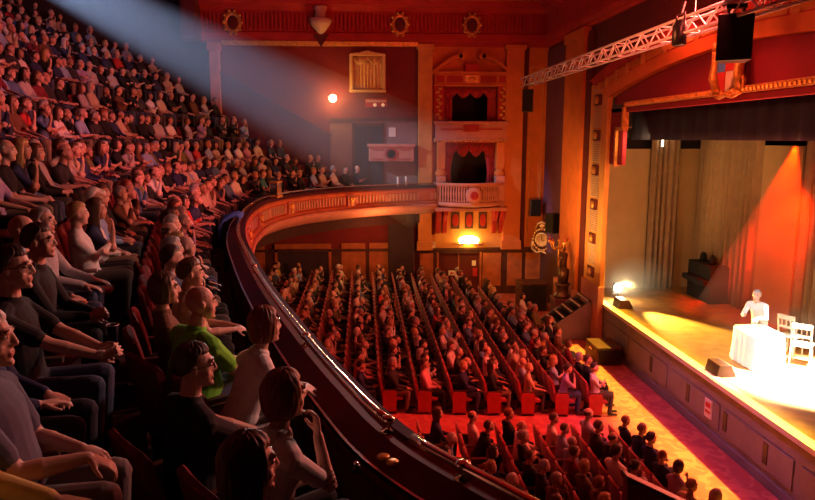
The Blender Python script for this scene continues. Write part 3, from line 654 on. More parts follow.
# clamp motor on the truss
e = empty('truss_lamp', (5.33, 11.55, 7.75)); tag(e, 'small black lantern clamped to the middle of the lighting truss', 'stage lamp')
m = MB(); m.lathe([(.09,-.22),(.12,-.2),(.12,.1),(.07,.2)], n=12); m.build('housing', M['black'], e, True)
m = MB(); m.tube([(0,-.15,0),(0,-.15,.3),(0,.15,.3),(0,.15,0)], .015, 6); m.tube([(0,0,.3),(.05,0,.5)], .03, 6); m.build('yoke', M['black'], e)
# hanging speaker
e = empty('hanging_loudspeaker', (5.45, 10.0, 7.44)); tag(e, 'large black loudspeaker hung from the truss above the coat of arms', 'speaker'); e.rotation_euler = (0,0,-.5)
m = MB(); m.prism([(-.24,-.2),(.24,-.2),(.18,.24),(-.18,.24)], -.33,.33,'z'); m.build('cabinet', M['black'], e, bevel=.015)
m = MB(); m.box(-.22,.22,-.215,-.2,-.30,.30); m.build('grille', M['blackmatte'], e)
m = MB(); m.tube([(-.1,0,.33),(-.1,0,.46)], .018, 6); m.tube([(.1,0,.33),(.1,0,.46)], .018, 6); m.box(-.14,.14,-.05,.05,.42,.48); m.build('hanging_bracket', M['black'], e)
# coat of arms on the tympanum
e = empty('coat_of_arms', (PW+.05, 13.2, 7.30)); tag(e, 'painted and gilded coat of arms fixed above the stage opening', 'crest')
m = MB(); m.prism([(-.27,.28),(.27,.28),(.27,-.05),(.15,-.28),(0,-.36),(-.15,-.28),(-.27,-.05)], -.16, 0, 'x'); m.build('shield', M['stageedge'], e, bevel=.02)
m = MB(); m.prism([(-.27,.28),(0,.28),(0,-.02),(-.27,-.02)], -.175,-.16,'x'); m.prism([(0,-.02),(.27,-.02),(.15,-.28),(0,-.36)], -.175,-.16,'x'); m.build('red_quarters', M['signred'], e)
m = MB(); m.prism([(0,.28),(.27,.28),(.27,-.02),(0,-.02)], -.172,-.16,'x'); m.build('blue_quarter', M['bluecloth'], e)
m = MB()
for sy in (-1,1):
    m.tube([(-.1,sy*.34,-.34),(-.16,sy*.40,-.1),(-.14,sy*.38,.15),(-.18,sy*.33,.34)], [.07,.09,.08,.07], 8); m.ball((-.18,sy*.32,.42),.09,8); m.tube([(-.12,sy*.44,-.1),(-.12,sy*.52,-.2),(-.12,sy*.47,-.32)], .03, 6)
m.ball((-.12,0,.38),(.1,.16,.1),10)
for k in range(5): m.ball((-.14,-.14+.07*k,.48),.035,6)
m.tube([(-.12,-.42,-.38),(-.14,-.2,-.44),(-.14,0,-.40),(-.14,.2,-.44),(-.12,.42,-.38)], .04, 6); m.build('supporters', M['gold'], e, True); e.scale = (1.15,)*3

# ================================================================== THE STAGE
SZ = 1.0; LIP = 7.3; BACK = 11.1
m = MB(); m.box(LIP+.02, 16, 1, 22.6, SZ-.12, SZ); struct(m.build('floor_stage', M['stagefloor']))
m = MB(); m.box(LIP, LIP+.2, 2, 20.6, -1.0, SZ-.10); m.box(LIP-.035, LIP, 2, 20.6, -1.0, -.12); struct(m.build('wall_stage_front', M['stagefront']))
m = MB(); y = 3.0
while y < 19.5:
    m.box(LIP-.03, LIP, y+.06, y+2.3, .0, .58); y += 2.45
struct(m.build('trim_stage_panel', M['stagefront'], bevel=.012))
m = MB()
for yy in (8.2, 11.2, 12.6, 14.2, 16.2): m.box(LIP-.045, LIP-.005, yy-.07, yy+.07, .12, .52)
struct(m.build('trim_stage_vent', M['black']))
m = MB(); m.box(LIP-.07, LIP+.16, 2, 20.6, SZ-.09, SZ+.02); struct(m.build('trim_stage_nosing', M['stageedge'], bevel=.01))
e = empty('stage_notice', (LIP-.045, 13.25, .34)); tag(e, 'white notice fixed on the grey stage front', 'notice')
m = MB(); m.box(-.015,.01,-.14,.14,-.2,.2); m.build('card', M['paper'], e); m = MB(); m.box(-.018,-.015,-.1,.1,.02,.13); m.box(-.018,-.015,-.1,.1,-.1,-.04); m.build('lettering', M['signred'], e)
struct(MB().box(16, 16.2, 1, 22.6, SZ-.1, 9).build('wall_stage_back', M['blackmatte']))
struct(MB().box(PW+.5, 16, 22.5, 22.7, SZ-.1, 9).build('wall_stage_side', M['dim']))
# pelmet cloth
o = hang('stage_pelmet', 3.0, 19.6, 5.95, 7.6, PW+.62, M['pelmet'], None, 26, .03, 'y'); tag(o, 'dark blue border cloth hanging across the top of the stage opening', 'pelmet')
# masking flats and drapes
def flat(x0, x1, h, label, y=22.0, along='x', mt=None):
    e = empty('stage_flat', ((x0+x1)/2 if along=='x' else y, y if along=='x' else (x0+x1)/2, SZ)); tag(e, label, 'stage flat'); hwid = abs(x1-x0)/2
    m = MB(); m.box(-hwid,hwid,-.03,.03,.0,h) if along=='x' else m.box(-.03,.03,-hwid,hwid,0,h); m.build('canvas', mt or M['tan'], e)
    m = MB()
    if along=='x':
        for (a,b,c,d) in ((-hwid,hwid,0,.08),(-hwid,hwid,h-.08,h),(-hwid,-hwid+.08,0,h),(hwid-.08,hwid,0,h)): m.box(a,b,.03,.06,c,d)
    else:
        for (a,b,c,d) in ((-hwid,hwid,0,.08),(-hwid,hwid,h-.08,h),(-hwid,-hwid+.08,0,h),(hwid-.08,hwid,0,h)): m.box(.03,.06,a,b,c,d)
    m.build('batten', M['wood'], e); return e
flat(8.0, 9.42, 4.65, 'tan canvas flat nearest the stage arch, behind the glaring floodlight')
o = hang('stage_drape', 9.38, 10.32, SZ, 7.2, 21.8, M['drape'], None, 5, .09); tag(o, 'narrow brown stage drape between the two tan canvas flats', 'drape')
flat(10.28, 11.1, 4.65, 'narrow tan canvas flat between the two brown stage drapes')
o = hang('stage_drape', 18.45, 21.9, SZ, 7.2, BACK, M['drape'], None, 11, .10, 'y'); tag(o, 'wide brown stage drape hanging at the back corner of the stage', 'drape')
flat(16.7, 18.4, 4.8, 'tall canvas flat at the back of the stage lit red', BACK+.05, 'y')
o = hang('stage_drape', 14.3, 16.65, SZ, 7.2, BACK+.1, M['drape'], None, 7, .10, 'y'); tag(o, 'brown stage drape at the right end of the back wall beside the red-lit flat', 'drape')
flat(12.0, 14.2, 4.8, 'canvas flat at the back of the stage beyond the frame edge', BACK+.05, 'y')
# lantern bars above the flats
e = empty('lantern_bar', (9.7, 21.6, 6.35)); tag(e, 'bar of small bright lanterns under the stage border above the tan flats', 'lamp bar')
m = MB(); m.tube([(-1.9,0,0),(1.6,0,0)], .03, 8); m.build('bar', M['steel'], e)
for k in range(7):
    m = MB(); x = -1.75+.5*k; m.lathe([(.06,0),(.10,-.05),(.10,-.25),(.08,-.3)], (x,-.02,-.05), 10); m.build('lantern', M['black'], e, True)
    if k in (0,3):
        m = MB(); m.tube([(x+.16,-.05,-.15),(x+.16,-.05,-.62)], .035, 8); m.build('strip_lamp', emit('strip_lamp_glow',(1,.85,.5),5), e)
# footlight flood with its housing
e = empty('floor_floodlight', (7.95, 20.45, SZ)); tag(e, 'glaring white floodlight on the stage floor beside the arch jamb', 'stage lamp')
m = MB(); m.lathe([(.10,0),(.12,.03),(.03,.06),(.03,.2)], n=12); m.tube([(-.15,0,.3),(-.15,0,.18),(.15,0,.18),(.15,0,.3)], .018, 6); m.build('stand', M['black'], e)
m = MB(); m.lathe([(.13,.0),(.15,-.02),(.13,-.2),(.06,-.26)], (0,.12,.36), 14, axis='y'); 
m = MB(); m.lathe([(.15,.0),(.15,.12),(.08,.24)], (0,-.02,.36), 14, axis='y'); m.build('housing', M['black'], e, True)
m = MB(); m.ball((0,-.05,.36),(.14,.07,.14),14); m.build('lens', M['glowwhite'], e, True)
light('flood_glow_light', 'POINT', (7.95, 20.15, SZ+.42), None, 60, (1.0,.75,.38), shadow_soft_size=.1)
def monitor(loc, rz, label):
    e = empty('floor_monitor', loc, rz); tag(e, label, 'speaker')
    m = MB(); m.prism([(-.22,0),(.22,0),(.16,.26),(-.08,.26)], -.26,.26,'y'); m.build('cabinet', M['wood'], e, bevel=.01)
    m = MB(); m.prism([(-.235,.03),(-.225,.03),(-.10,.24),(-.115,.24)], -.22,.22,'y'); m.build('grille', M['blackmatte'], e)
monitor((7.72, 19.4, SZ), PI, 'small dark wedge on the stage edge near the floodlight')
monitor((7.62, 13.55, SZ), PI, 'small dark wedge on the stage edge in front of the white table')
# dark block with two knobs against the back drape
e = empty('dark_block', (10.74, 20.25, SZ)); tag(e, 'dark upright block with two knobs standing against the back drape', 'cabinet')
m = MB(); m.box(-.3,.3,-.72,.72,0,1.15); m.box(-.5,-.3,-.70,.70,.55,.72); m.build('body', M['blackmatte'], e, bevel=.02)
for s in (-.25,.35):
    m = MB(); m.lathe([(.09,1.15),(.11,1.22),(.10,1.34),(.06,1.42),(.02,1.44)], (0,s,0), 12); m.build('finial', M['blackmatte'], e, True)
# performer's table and chairs
e = empty('covered_table', (8.75, 14.1, SZ)); tag(e, 'table under a white cloth to the floor in the glare of the stage spotlight', 'table')
m = MB(); vs = []; n = 48
def rr(a, hx, hy, r):
    c, s = math.cos(a), math.sin(a); k = (abs(c/hx)**6 + abs(s/hy)**6)**(-1/6); return (c*k, s*k)
for (q, zz, wv) in ((.55,.78,0),(1,.78,0),(1.03,.74,0),(1.05,.45,.02),(1.10,.02,.05)):
    for k in range(n):
        a = 2*PI*k/n; p = rr(a,.36,.50,1); g = q*(1+wv*math.sin(a*13)); vs.append((p[0]*g,p[1]*g,zz))
fs = [(i*n+k,i*n+(k+1)%n,(i+1)*n+(k+1)%n,(i+1)*n+k) for i in range(4) for k in range(n)] + [tuple(range(n))]
m.add(vs, fs); m.build('tablecloth', M['whitecloth'], e, True)
m = MB(); m.box(-.33,.33,-.47,.47,.70,.75); m.build('table_top', M['wood'], e)
for (a,b) in ((-.28,-.42),(.28,-.42),(-.28,.42),(.28,.42)):
    m = MB(); m.tube([(a,b,0),(a,b,.7)], .025, 8); m.build('leg', M['wood'], e)
def wchair(loc, rz, label):
    e = empty('wooden_chair', loc, rz); tag(e, label, 'chair')
    m = MB(); m.box(-.21,.21,-.21,.21,.43,.47); m.build('seat', M['whitecloth'], e, bevel=.01)
    for (a,b) in ((-.18,-.18),(.18,-.18)):
        m = MB(); m.tube([(a,b,0),(a*.95,b*.95,.44)], .02, 8); m.build('leg', M['cream'], e)
    for b in (-.18,.18):
        pass
    for b in (-.18,.18):
        m = MB(); m.tube([(-.20 if b<0 else .2,.2,0),(-.19 if b<0 else .19,.2,.45),(-.19 if b<0 else .19,.27,.95)], .02, 8); m.build('leg', M['cream'], e)
    m = MB(); m.box(-.2,.2,.25,.28,.86,.97); m.box(-.2,.2,.22,.25,.66,.72)
    for k in range(3): m.tube([(-.1+.1*k,.235,.68),(-.1+.1*k,.262,.9)], .012, 6)
    m.build('backrest', M['cream'], e)
wchair((9.95, 14.75, SZ), 2.0, 'pale wooden chair on stage to the right of the white table, nearer the back drape')
wchair((9.75, 14.05, SZ), 2.4, 'pale wooden chair on stage to the right of the white table, nearer the audience')

# ================================================================== THE BALCONY
rail_pts = [(2.9,.2),(2.2,1.2),(1.40,2.15),(.77,3.01),(.20,3.85),(-.19,4.84),(-.59,6.06),(-1.18,8.03),(-1.74,10.18),(-2.34,12.75),(-2.78,15.6),(-2.98,18.2),(-2.86,20.6),(-2.1,22.7),(-.84,24.3),(.6,25.4),(2.0,26.05),(2.75,26.3)]
RAIL = [Vector((p[0],p[1],0)) for p in smooth_arc(rail_pts, 7)]
def normals(P):
    out = []
    for i in range(len(P)):
        t = (P[min(i+1,len(P)-1)] - P[max(i-1,0)]).normalized(); out.append((t.y, -t.x))       # to the stage side
    return out
RN = normals(RAIL)
RZ = 4.27
def clip(p): return (p[0], min(p[1], FW-.02), p[2])
balc = empty('balcony', (0,0,0)); struct(balc)
m = MB(); m.sweep(RAIL, [(-.21,RZ-.17),(-.18,RZ-.15),(-.05,RZ-.07),(.05,RZ-.07),(.07,RZ-.10),(.07,RZ-.16),(-.21,RZ-.30)], RN, True); m.v = [clip(v) for v in m.v]; m.build('parapet_shelf', M['mahog'], balc)
m = MB(); m.sweep(RAIL, [(.05,RZ-.16),(.12,RZ-.17),(.14,RZ-.10),(.12,RZ-.05),(.04,RZ-.05)], RN, True); m.v = [clip(v) for v in m.v]; m.build('outer_moulding', M['plum'], balc)
m = MB(); m.sweep(RAIL, [(-.222,RZ-.185),(-.202,RZ-.185),(-.202,RZ-.150),(-.222,RZ-.150)], RN, True); m.v = [clip(v) for v in m.v]; m.build('inner_edge_strip', M['steel'], balc)
m = MB(); m.sweep(RAIL, [(-.21,RZ-.25),(-.19,RZ-.25),(-.17,3.4),(-.21,3.4)], RN, True); m.v = [clip(v) for v in m.v]; m.build('inner_lining', M['darkred'], balc)
m = MB(); m.sweep(RAIL, [(.07,RZ-.16),(.12,RZ-.22),(.12,RZ-.30),(.08,RZ-.34),(.08,3.62),(.16,3.60),(.20,3.54),(.14,3.46),(.05,3.40),(-.05,3.44),(-.05,RZ-.2)], RN, True); m.v = [clip(v) for v in m.v]; m.build('fascia', M['fascia'], balc)
m = MB(); m.sweep(RAIL, [(.17,3.50),(.24,3.50),(.27,3.44),(.20,3.30),(.0,3.14),(-.4,3.04),(-.4,3.2)], RN, True); m.v = [clip(v) for v in m.v]; m.build('lower_moulding', M['pinkcream'], balc, True)
# soffit under the balcony, out to the rear wall
n = len(RAIL); vs = []
for p, q in zip(RAIL, RN): vs += [(p.x-.3*q[0], min(p.y-.3*q[1],FW-.02), 3.08), (-16.4, min(max(p.y,1.0),FW-.02), 3.12)]
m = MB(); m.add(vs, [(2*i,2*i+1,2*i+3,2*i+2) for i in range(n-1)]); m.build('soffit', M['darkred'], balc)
# balusters and fluting on the fascia (pattern of the front)
acc = 0.0; m1 = MB(); m2 = MB(); nextp = 0; blocks = []
for i in range(1, n):
    seg = RAIL[i]-RAIL[i-1]; L = seg.length; t = 0
    while acc + (L-t) >= nextp:
        t += nextp-acc; acc = nextp; p = RAIL[i-1] + seg*(t/L); q = Vector((RN[i][0],RN[i][1],0)).normalized(); k = int(round(nextp/.075))
        nextp += .075; ph = k % 44
        if p.y < 9: continue
        if ph in (0,): blocks.append((p.copy(), q.copy()))
        if ph < 4 or ph > 40: continue
        if ph in (4,40,22): mm = m2; wd = .05
        elif k % 2: continue
        else: mm = m1; wd = .02
        c = p + q*.115; tt = Vector((-q.y,q.x,0)); M4 = Matrix(((q.x,tt.x,0,c.x),(q.y,tt.y,0,c.y),(0,0,1,0),(0,0,0,1)))
        mm.cbox((-.01,0,3.79), (.05,wd*2,.26), 0, M4)
    acc += L-t
m1.build('fascia_fluting', M['cream'], balc); m2.build('fascia_stile', M['pinkcream'], balc)
for (p, q) in blocks:
    if p.y > 26: continue
    e2 = MB(); a = math.atan2(q.y,q.x); R = Matrix.Translation(p+q*.12) @ Matrix.Rotation(a,4,'Z')
    e2.cbox((0,0,3.79),(.14,.34,.40),0,R); e2.build('fascia_block', M['pinkcream'], balc, bevel=.02)
    e3 = MB(); e3.ball((.09,0,3.84),(.05,.11,.13),10,0,None); e3.ball((.08,.0,3.68),(.04,.07,.09),8)
    for sy in (-1,1): e3.ball((.07,sy*.14,3.86),(.03,.05,.08),8)
    o = e3.build('fascia_cartouche', M['gold'], balc, True); o.matrix_local = R
# brass handrail on brackets: two lengths with a gap
def offset(P, N, o): return [Vector((p.x+q[0]*o, min(p.y+q[1]*o, FW-.1), 0)) for p, q in zip(P, N)]
RL = offset(RAIL, RN, 0.0)
gap_i = min(range(n), key=lambda i: (RL[i]-Vector((.215,3.82,0))).length)
e = empty('brass_handrail', (0,0,0)); tag(e, 'long polished brass handrail along the top of the balcony parapet', 'handrail')
far_pts = [Vector((p.x,p.y,RZ)) for p in RL[gap_i+1:]]
m = MB(); m.tube(far_pts, .032, 12); m.build('tube', M['brass'], e, True)
def bracket(p, par, nm='bracket'):
    m = MB(); m.lathe([(.045,-.075),(.045,-.06),(.018,-.05),(.016,-.02),(.04,-.01),(.045,.02),(.03,.035),(0,.04)], (p.x,p.y,RZ), 12); return m.build(nm, M['brass'], par, True)
for k in range(gap_i+1, n-2):
    if (k-gap_i-1) % 12 == 0: bracket(RL[k], e)
e2 = empty('brass_handrail', (0,0,0)); tag(e2, 'short red-lit brass handrail nearest the camera, past the gap in the parapet rail', 'handrail')
near_pts = [Vector((p.x,p.y,RZ)) for p in RL[:gap_i]]
m = MB(); m.tube(near_pts, .032, 12); m.build('tube', M['brass'], e2, True)
for k in range(0, gap_i, 8): bracket(RL[k], e2)
for (dx, dy, lab) in ((.02,-.03,'tarnished brass disc on the shelf below the rail gap, nearer the stalls aisle'),(-.12,.10,'tarnished brass disc on the shelf below the rail gap, farther from the camera')):
    pass
e = empty('shelf_fitting', (.10, 3.72, RZ-.11)); tag(e, 'pair of small brass discs fixed on the parapet shelf at the rail gap', 'fitting')
for k in (0,1):
    m = MB(); m.lathe([(.038,0),(.038,.012),(.02,.018),(0,.018)], (.05*k,-.07*k,0), 14); m.build('disc', M['gold'], e, True)
e = empty('opera_light', (-.06, 3.66, RZ-.16)); tag(e, 'tiny dark fitting with a glassy lens under the parapet shelf edge', 'fitting')
m = MB(); m.lathe([(.03,0),(.03,.03),(.02,.045)], n=12); m.build('housing', M['black'], e, True); m = MB(); m.ball((0,0,.045),.018,8); m.build('lens', M['steel'], e, True)

# brass block on the rail where the curve turns
i = min(range(n), key=lambda i: (RAIL[i]-Vector((-2.75,21.2,0))).length); q = RN[i]
e = empty('rail_post', (RAIL[i].x, RAIL[i].y, RZ-.07), math.atan2(q[1],q[0])); tag(e, 'square brass post standing on the balcony rail where the curve turns', 'post')
m = MB(); m.box(-.13,.13,-.17,.17,0,.44); m.build('block', M['brass'], e, bevel=.015); m = MB(); m.box(-.15,.15,-.19,.19,.44,.49); m.build('cap', M['gold'], e, bevel=.01); m = MB(); m.box(-.15,.15,-.19,.19,-.01,.05); m.build('foot', M['gold'], e, bevel=.01)
# seating tiers
def row_curve(o): return [Vector((p.x - q[0]*o, p.y - q[1]*o, 0)) for p, q in zip(RAIL, RN)]
F0 = 3.62
TIERS = [0,.41,1.0,1.78,2.58,3.34,4.02] + [4.02+.47*j for j in range(1,14)]
def tier_z(k): return F0 + TIERS[k]
NR = 16
m = MB()
for k in range(NR):
    a = .28 if k == 0 else .45+.9*k; b = .45+.9*(k+1)
    pr = [(p, q) for p, q in zip(RAIL, RN) if p.y - q[1]*a < FW-.1]
    m.sweep([p for p, q in pr], [(-a, tier_z(k)), (-b, tier_z(k)), (-b, tier_z(k)-.9), (-a, tier_z(k)-.9)], [q for p, q in pr], True)
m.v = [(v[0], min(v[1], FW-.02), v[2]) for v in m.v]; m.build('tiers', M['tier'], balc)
# near box ledge below the camera
e = empty('box_ledge', (2.42, 5.0, 3.34)); tag(e, 'dark wooden ledge of a lower side box at the bottom edge of the picture', 'parapet')
m = MB(); m.prism([(-.35,.0),(1.2,-.80),(1.2,-.86),(-.35,-.06)], -.07,.07,'y'); m.build('cap', M['wood'], e, bevel=.015)
m = MB(); m.prism([(-.33,-.06),(1.2,-.86),(1.2,-2.2),(-.33,-2.2)], -.05,.05,'y'); m.build('front', M['darkred'], e)
# glasses standing on the far shelf, jacket over the rail
for (x,y,lab) in ((1.30,25.80,'pale drinking glass on the far parapet shelf, the left one of two'),(1.62,25.93,'pale drinking glass on the far parapet shelf, the right one of two')):
    e = empty('drinking_glass', (x,y-.03,RZ-.07)); tag(e, lab, 'glass')
    m = MB(); m.lathe([(.03,0),(.035,.02),(.042,.36),(.038,.36),(.03,.03),(0,.03)], n=14); m.build('bowl', M['paper'], e, True)
i = min(range(n), key=lambda i: (RAIL[i]-Vector((-2.75,15.4,0))).length); p = RAIL[i]; q = RN[i]
m = MB(); vs = []; H = [(.06,RZ+.05),(-.05,RZ+.09),(-.2,RZ+.06),(-.36,RZ-.02),(-.44,RZ-.2),(-.45,RZ-.45)]
for k in range(13):
    j = i-6+k; 
    for a,(o,z) in enumerate(H):
        pp = RAIL[i] + (RAIL[i+1]-RAIL[i]).normalized()*(k-6)*.075; w_ = .03*math.sin(k*1.9+a); vs.append((pp.x+q[0]*o, pp.y+q[1]*o, z+w_-(.1 if a==5 and k%3==0 else 0)))
m.add(vs, [(k*6+a,k*6+a+1,(k+1)*6+a+1,(k+1)*6+a) for k in range(12) for a in range(5)])
o = m.build('draped_jacket', M['bluecloth'], None, True); sd = o.modifiers.new('thick','SOLIDIFY'); sd.thickness = .025
tag(o, 'bright blue jacket draped over the balcony parapet shelf', 'jacket')

# ================================================================== HAZE IN THE BEAMS
def haze(name, a, b, half_deg, density, color, aniso, label, planes=(), r0=0.02):
    a = Vector(a); b = Vector(b); L = (b-a).length
    mm, nt, bs = nodes(name); nt.nodes.remove(bs)
    v = nt.nodes.new('ShaderNodeVolumePrincipled') if False else nt.nodes.new('ShaderNodeVolumeScatter')
    v.inputs['Color'].default_value = tuple(color)+(1,); v.inputs['Density'].default_value = density; v.inputs['Anisotropy'].default_value = aniso
    nt.links.new(v.outputs[0], nt.nodes['Material Output'].inputs['Volume'])
    m = MB(); R = L*math.tan(math.radians(half_deg)); m.lathe([(r0,-.2),(r0+.01,0),(R,L)], n=28)
    W_ = Matrix.Translation(a) @ (b-a).to_track_quat('Z','Y').to_matrix().to_4x4(); I_ = W_.inverted()
    o = m.build(name, mm); bm = bmesh.new(); bm.from_mesh(o.data)
    for co, no in planes:
        g = bmesh.ops.bisect_plane(bm, geom=bm.verts[:]+bm.edges[:]+bm.faces[:], plane_co=I_ @ Vector(co), plane_no=I_.to_3x3() @ Vector(no), clear_outer=True)
        bmesh.ops.holes_fill(bm, edges=[ed for ed in g['geom_cut'] if isinstance(ed, bmesh.types.BMEdge)], sides=0)
    bmesh.ops.recalc_face_normals(bm, faces=bm.faces); bm.to_mesh(o.data); bm.free(); o.matrix_world = Matrix.Translation(a) @ (b-a).to_track_quat('Z','Y').to_matrix().to_4x4()
    tag(o, label, 'haze', None, 'stuff'); return o
haze('beam_haze', BEAM_A, BEAM_B + (BEAM_A-BEAM_B)*0.0, 6.4, 0.09, (.85,.9,1), .2, 'bluish smoke haze lit by the follow spot crossing above the audience', [((0,26.05,0),(0,1,0))])
mm, nt, bs = nodes('stage_smoke'); nt.nodes.remove(bs); v = nt.nodes.new('ShaderNodeVolumeScatter'); tc = nt.nodes.new('ShaderNodeTexCoord'); mp = nt.nodes.new('ShaderNodeVectorMath'); mp.operation = 'DIVIDE'; mp.inputs[1].default_value = (1.3,.95,.85); gr = nt.nodes.new('ShaderNodeTexGradient'); gr.gradient_type = 'SPHERICAL'; ml = nt.nodes.new('ShaderNodeMath'); ml.operation = 'MULTIPLY'; ml.inputs[1].default_value = .6
nt.links.new(tc.outputs['Object'], mp.inputs[0]); nt.links.new(mp.outputs[0], gr.inputs['Vector']); nt.links.new(gr.outputs['Fac'], ml.inputs[0]); nt.links.new(ml.outputs[0], v.inputs['Density']); v.inputs['Color'].default_value = (.95,.92,.9,1)
nt.links.new(v.outputs[0], nt.nodes['Material Output'].inputs['Volume'])
m = MB(); m.lathe([(1.3,-.52),(1.3,.0),(1.1,.5),(.6,.8)], n=24); o = m.build('stage_smoke', mm); o.location = (8.6,20.6,SZ+.55); tag(o, 'pale smoke drifting around the glaring floodlight by the arch jamb', 'haze', None, 'stuff')
haze('stage_haze', (10.2,15.6,5.85), (10.8,17.6,1.2), 17, 0.30, (1,.9,.85), .2, 'red-lit haze in the cone of the stage spotlight', [((10.85,0,0),(1,0,0))])
# ================================================================== PEOPLE
SKIN, TOP, LEGS, SHOE, WHITE, IRIS, LIP = range(7)
PMATS = [M['skin'], M['top'], M['legs'], M['shoe'], M['white'], M['iris'], M['lip']]
def frame_of(t):
    t = t.normalized(); a = Vector((0,1,0)) if abs(t.y) < .9 else Vector((1,0,0))
    x = a.cross(t).normalized(); return x, t.cross(x)
def capsule(mb, a, b, ra, rb, mi, n=12):
    a, b = Vector(a), Vector(b); t = (b-a).normalized(); x, y = frame_of(t); rings = []
    for q in (-80,-45,0): rings.append((a + t*ra*math.sin(math.radians(q)), ra*math.cos(math.radians(q))))
    for q in (0,45,80): rings.append((b + t*rb*math.sin(math.radians(q)), rb*math.cos(math.radians(q))))
    vs = [c + x*r*math.cos(2*PI*k/n) + y*r*math.sin(2*PI*k/n) for c, r in rings for k in range(n)]
    fs = [(i*n+k, i*n+(k+1)%n, (i+1)*n+(k+1)%n, (i+1)*n+k) for i in range(5) for k in range(n)] + [tuple(range(n))[::-1], tuple(range(5*n,6*n))]
    mb.add(vs, fs, mi)
def loft(mb, rings, mi, n=20):
    """rings: (centre, u axis, v axis, ru, rv)"""
    vs = []
    for (c,u,v,ru,rv) in rings: vs += [Vector(c) + u*ru*math.cos(2*PI*k/n) + v*rv*math.sin(2*PI*k/n) for k in range(n)]
    L = len(rings)
    fs = [(i*n+k, i*n+(k+1)%n, (i+1)*n+(k+1)%n, (i+1)*n+k) for i in range(L-1) for k in range(n)] + [tuple(range(n))[::-1], tuple(range((L-1)*n,L*n))]
    mb.add(vs, fs, mi)
def ik(s, w, l1, l2, pole):
    s, w = Vector(s), Vector(w); d = w-s; L = min(d.length, (l1+l2)*.995); d.normalize(); w = s+d*L
    c = (l1*l1+L*L-l2*l2)/(2*l1*L); c = max(-1,min(1,c)); p = Vector(pole); p = (p-d*p.dot(d)).normalized()
    return s + d*l1*c + p*l1*math.sqrt(max(0,1-c*c)), w
def hand(mb, w, d, palm, side, curl, mi=SKIN):
    """w wrist, d direction of the fingers, palm = way the palm faces, side +1 left hand / -1 right"""
    d = Vector(d).normalized(); palm = Vector(palm); palm = (palm - d*palm.dot(d)).normalized()
    lat = d.cross(palm)*side          # towards the thumb
    w = Vector(w)
    loft(mb, [(w+d*(-.01),lat,palm,.026,.020),(w+d*.02,lat,palm,.033,.017),(w+d*.055,lat,palm,.042,.015),(w+d*.088,lat,palm,.041,.012),(w+d*.096,lat,palm,.034,.008)], mi, 12)
    for i,(o,L) in enumerate(((.031,.070),(.0105,.079),(-.0105,.073),(-.031,.056))):
        p = w + d*.088 + lat*o; dd = (d + lat*o*2.2).normalized(); r = .0092 if i < 3 else .0082
        ax = lat
        for s, f in enumerate((.45,.32,.25)):
            R = Matrix.Rotation((curl*(.5,1,.8)[s]) * (1 if (d.cross(palm)).dot(lat) > 0 else -1), 3, ax); dd = R @ dd
            q = p + dd*L*f; capsule(mb, p, q, r*(1-.1*s), r*(.92-.1*s), mi, 8); p = q
    p = w + d*.022 + lat*.028; td = (d*.62 + lat*.65 + palm*(.25+.3*curl)).normalized()
    q = p + td*.042; capsule(mb, p, q, .014, .0115, mi, 8); td = (td*.6 + d*.6 + palm*.3*curl).normalized(); capsule(mb, q, q+td*.034, .011, .0088, mi, 8)

POSES = {
 'lap':     dict(lean=-.12, w=((.27,.07,.66),(.27,-.07,.66)), hd=((.8,-.7,-.1),(.8,.7,-.1)), palm=((0,0,-1),(0,0,-1)), curl=.35),
 'clasp':   dict(lean=.10, w=((.40,.07,.68),(.40,-.07,.68)), hd=((1,-.55,.12),(1,.55,.12)), palm=((.2,-1,-.2),(.2,1,-.2)), curl=.55),
 'crossed': dict(lean=-.10, w=((.24,-.10,.82),(.26,.09,.86)), hd=((-.1,-1,.1),(-.1,1,.05)), palm=((-1,0,-.2),(-1,0,-.2)), curl=.3),
 'chin':    dict(lean=.18, w=((.30,-.09,.80),(.29,-.07,1.00)), hd=((.1,-1,.1),(.0,.15,1)), palm=((-1,0,-.2),(-1,.2,0)), curl=.8),
 'knees':   dict(lean=.03, w=((.40,.13,.665),(.40,-.13,.665)), hd=((1,.0,-.28),(1,-.0,-.28)), palm=((0,0,-1),(0,0,-1)), curl=.3),
 'clap':    dict(lean=.02, w=((.30,.05,.92),(.30,-.05,.94)), hd=((.6,-.1,.8),(.6,.1,.8)), palm=((0,-1,0),(0,1,0)), curl=.12),
 'forward': dict(lean=.42, w=((.50,.08,.70),(.50,-.08,.70)), hd=((1,-.6,-.1),(1,.6,-.1)), palm=((0,-.6,-1),(0,.6,-1)), curl=.5),
 'kneegrip':dict(lean=-.05, w=((.30,.10,.68),(.38,-.13,.74)), hd=((.8,-.6,-.1),(.9,.1,-.5)), palm=((0,0,-1),(0,0,-1)), curl=.6),
}
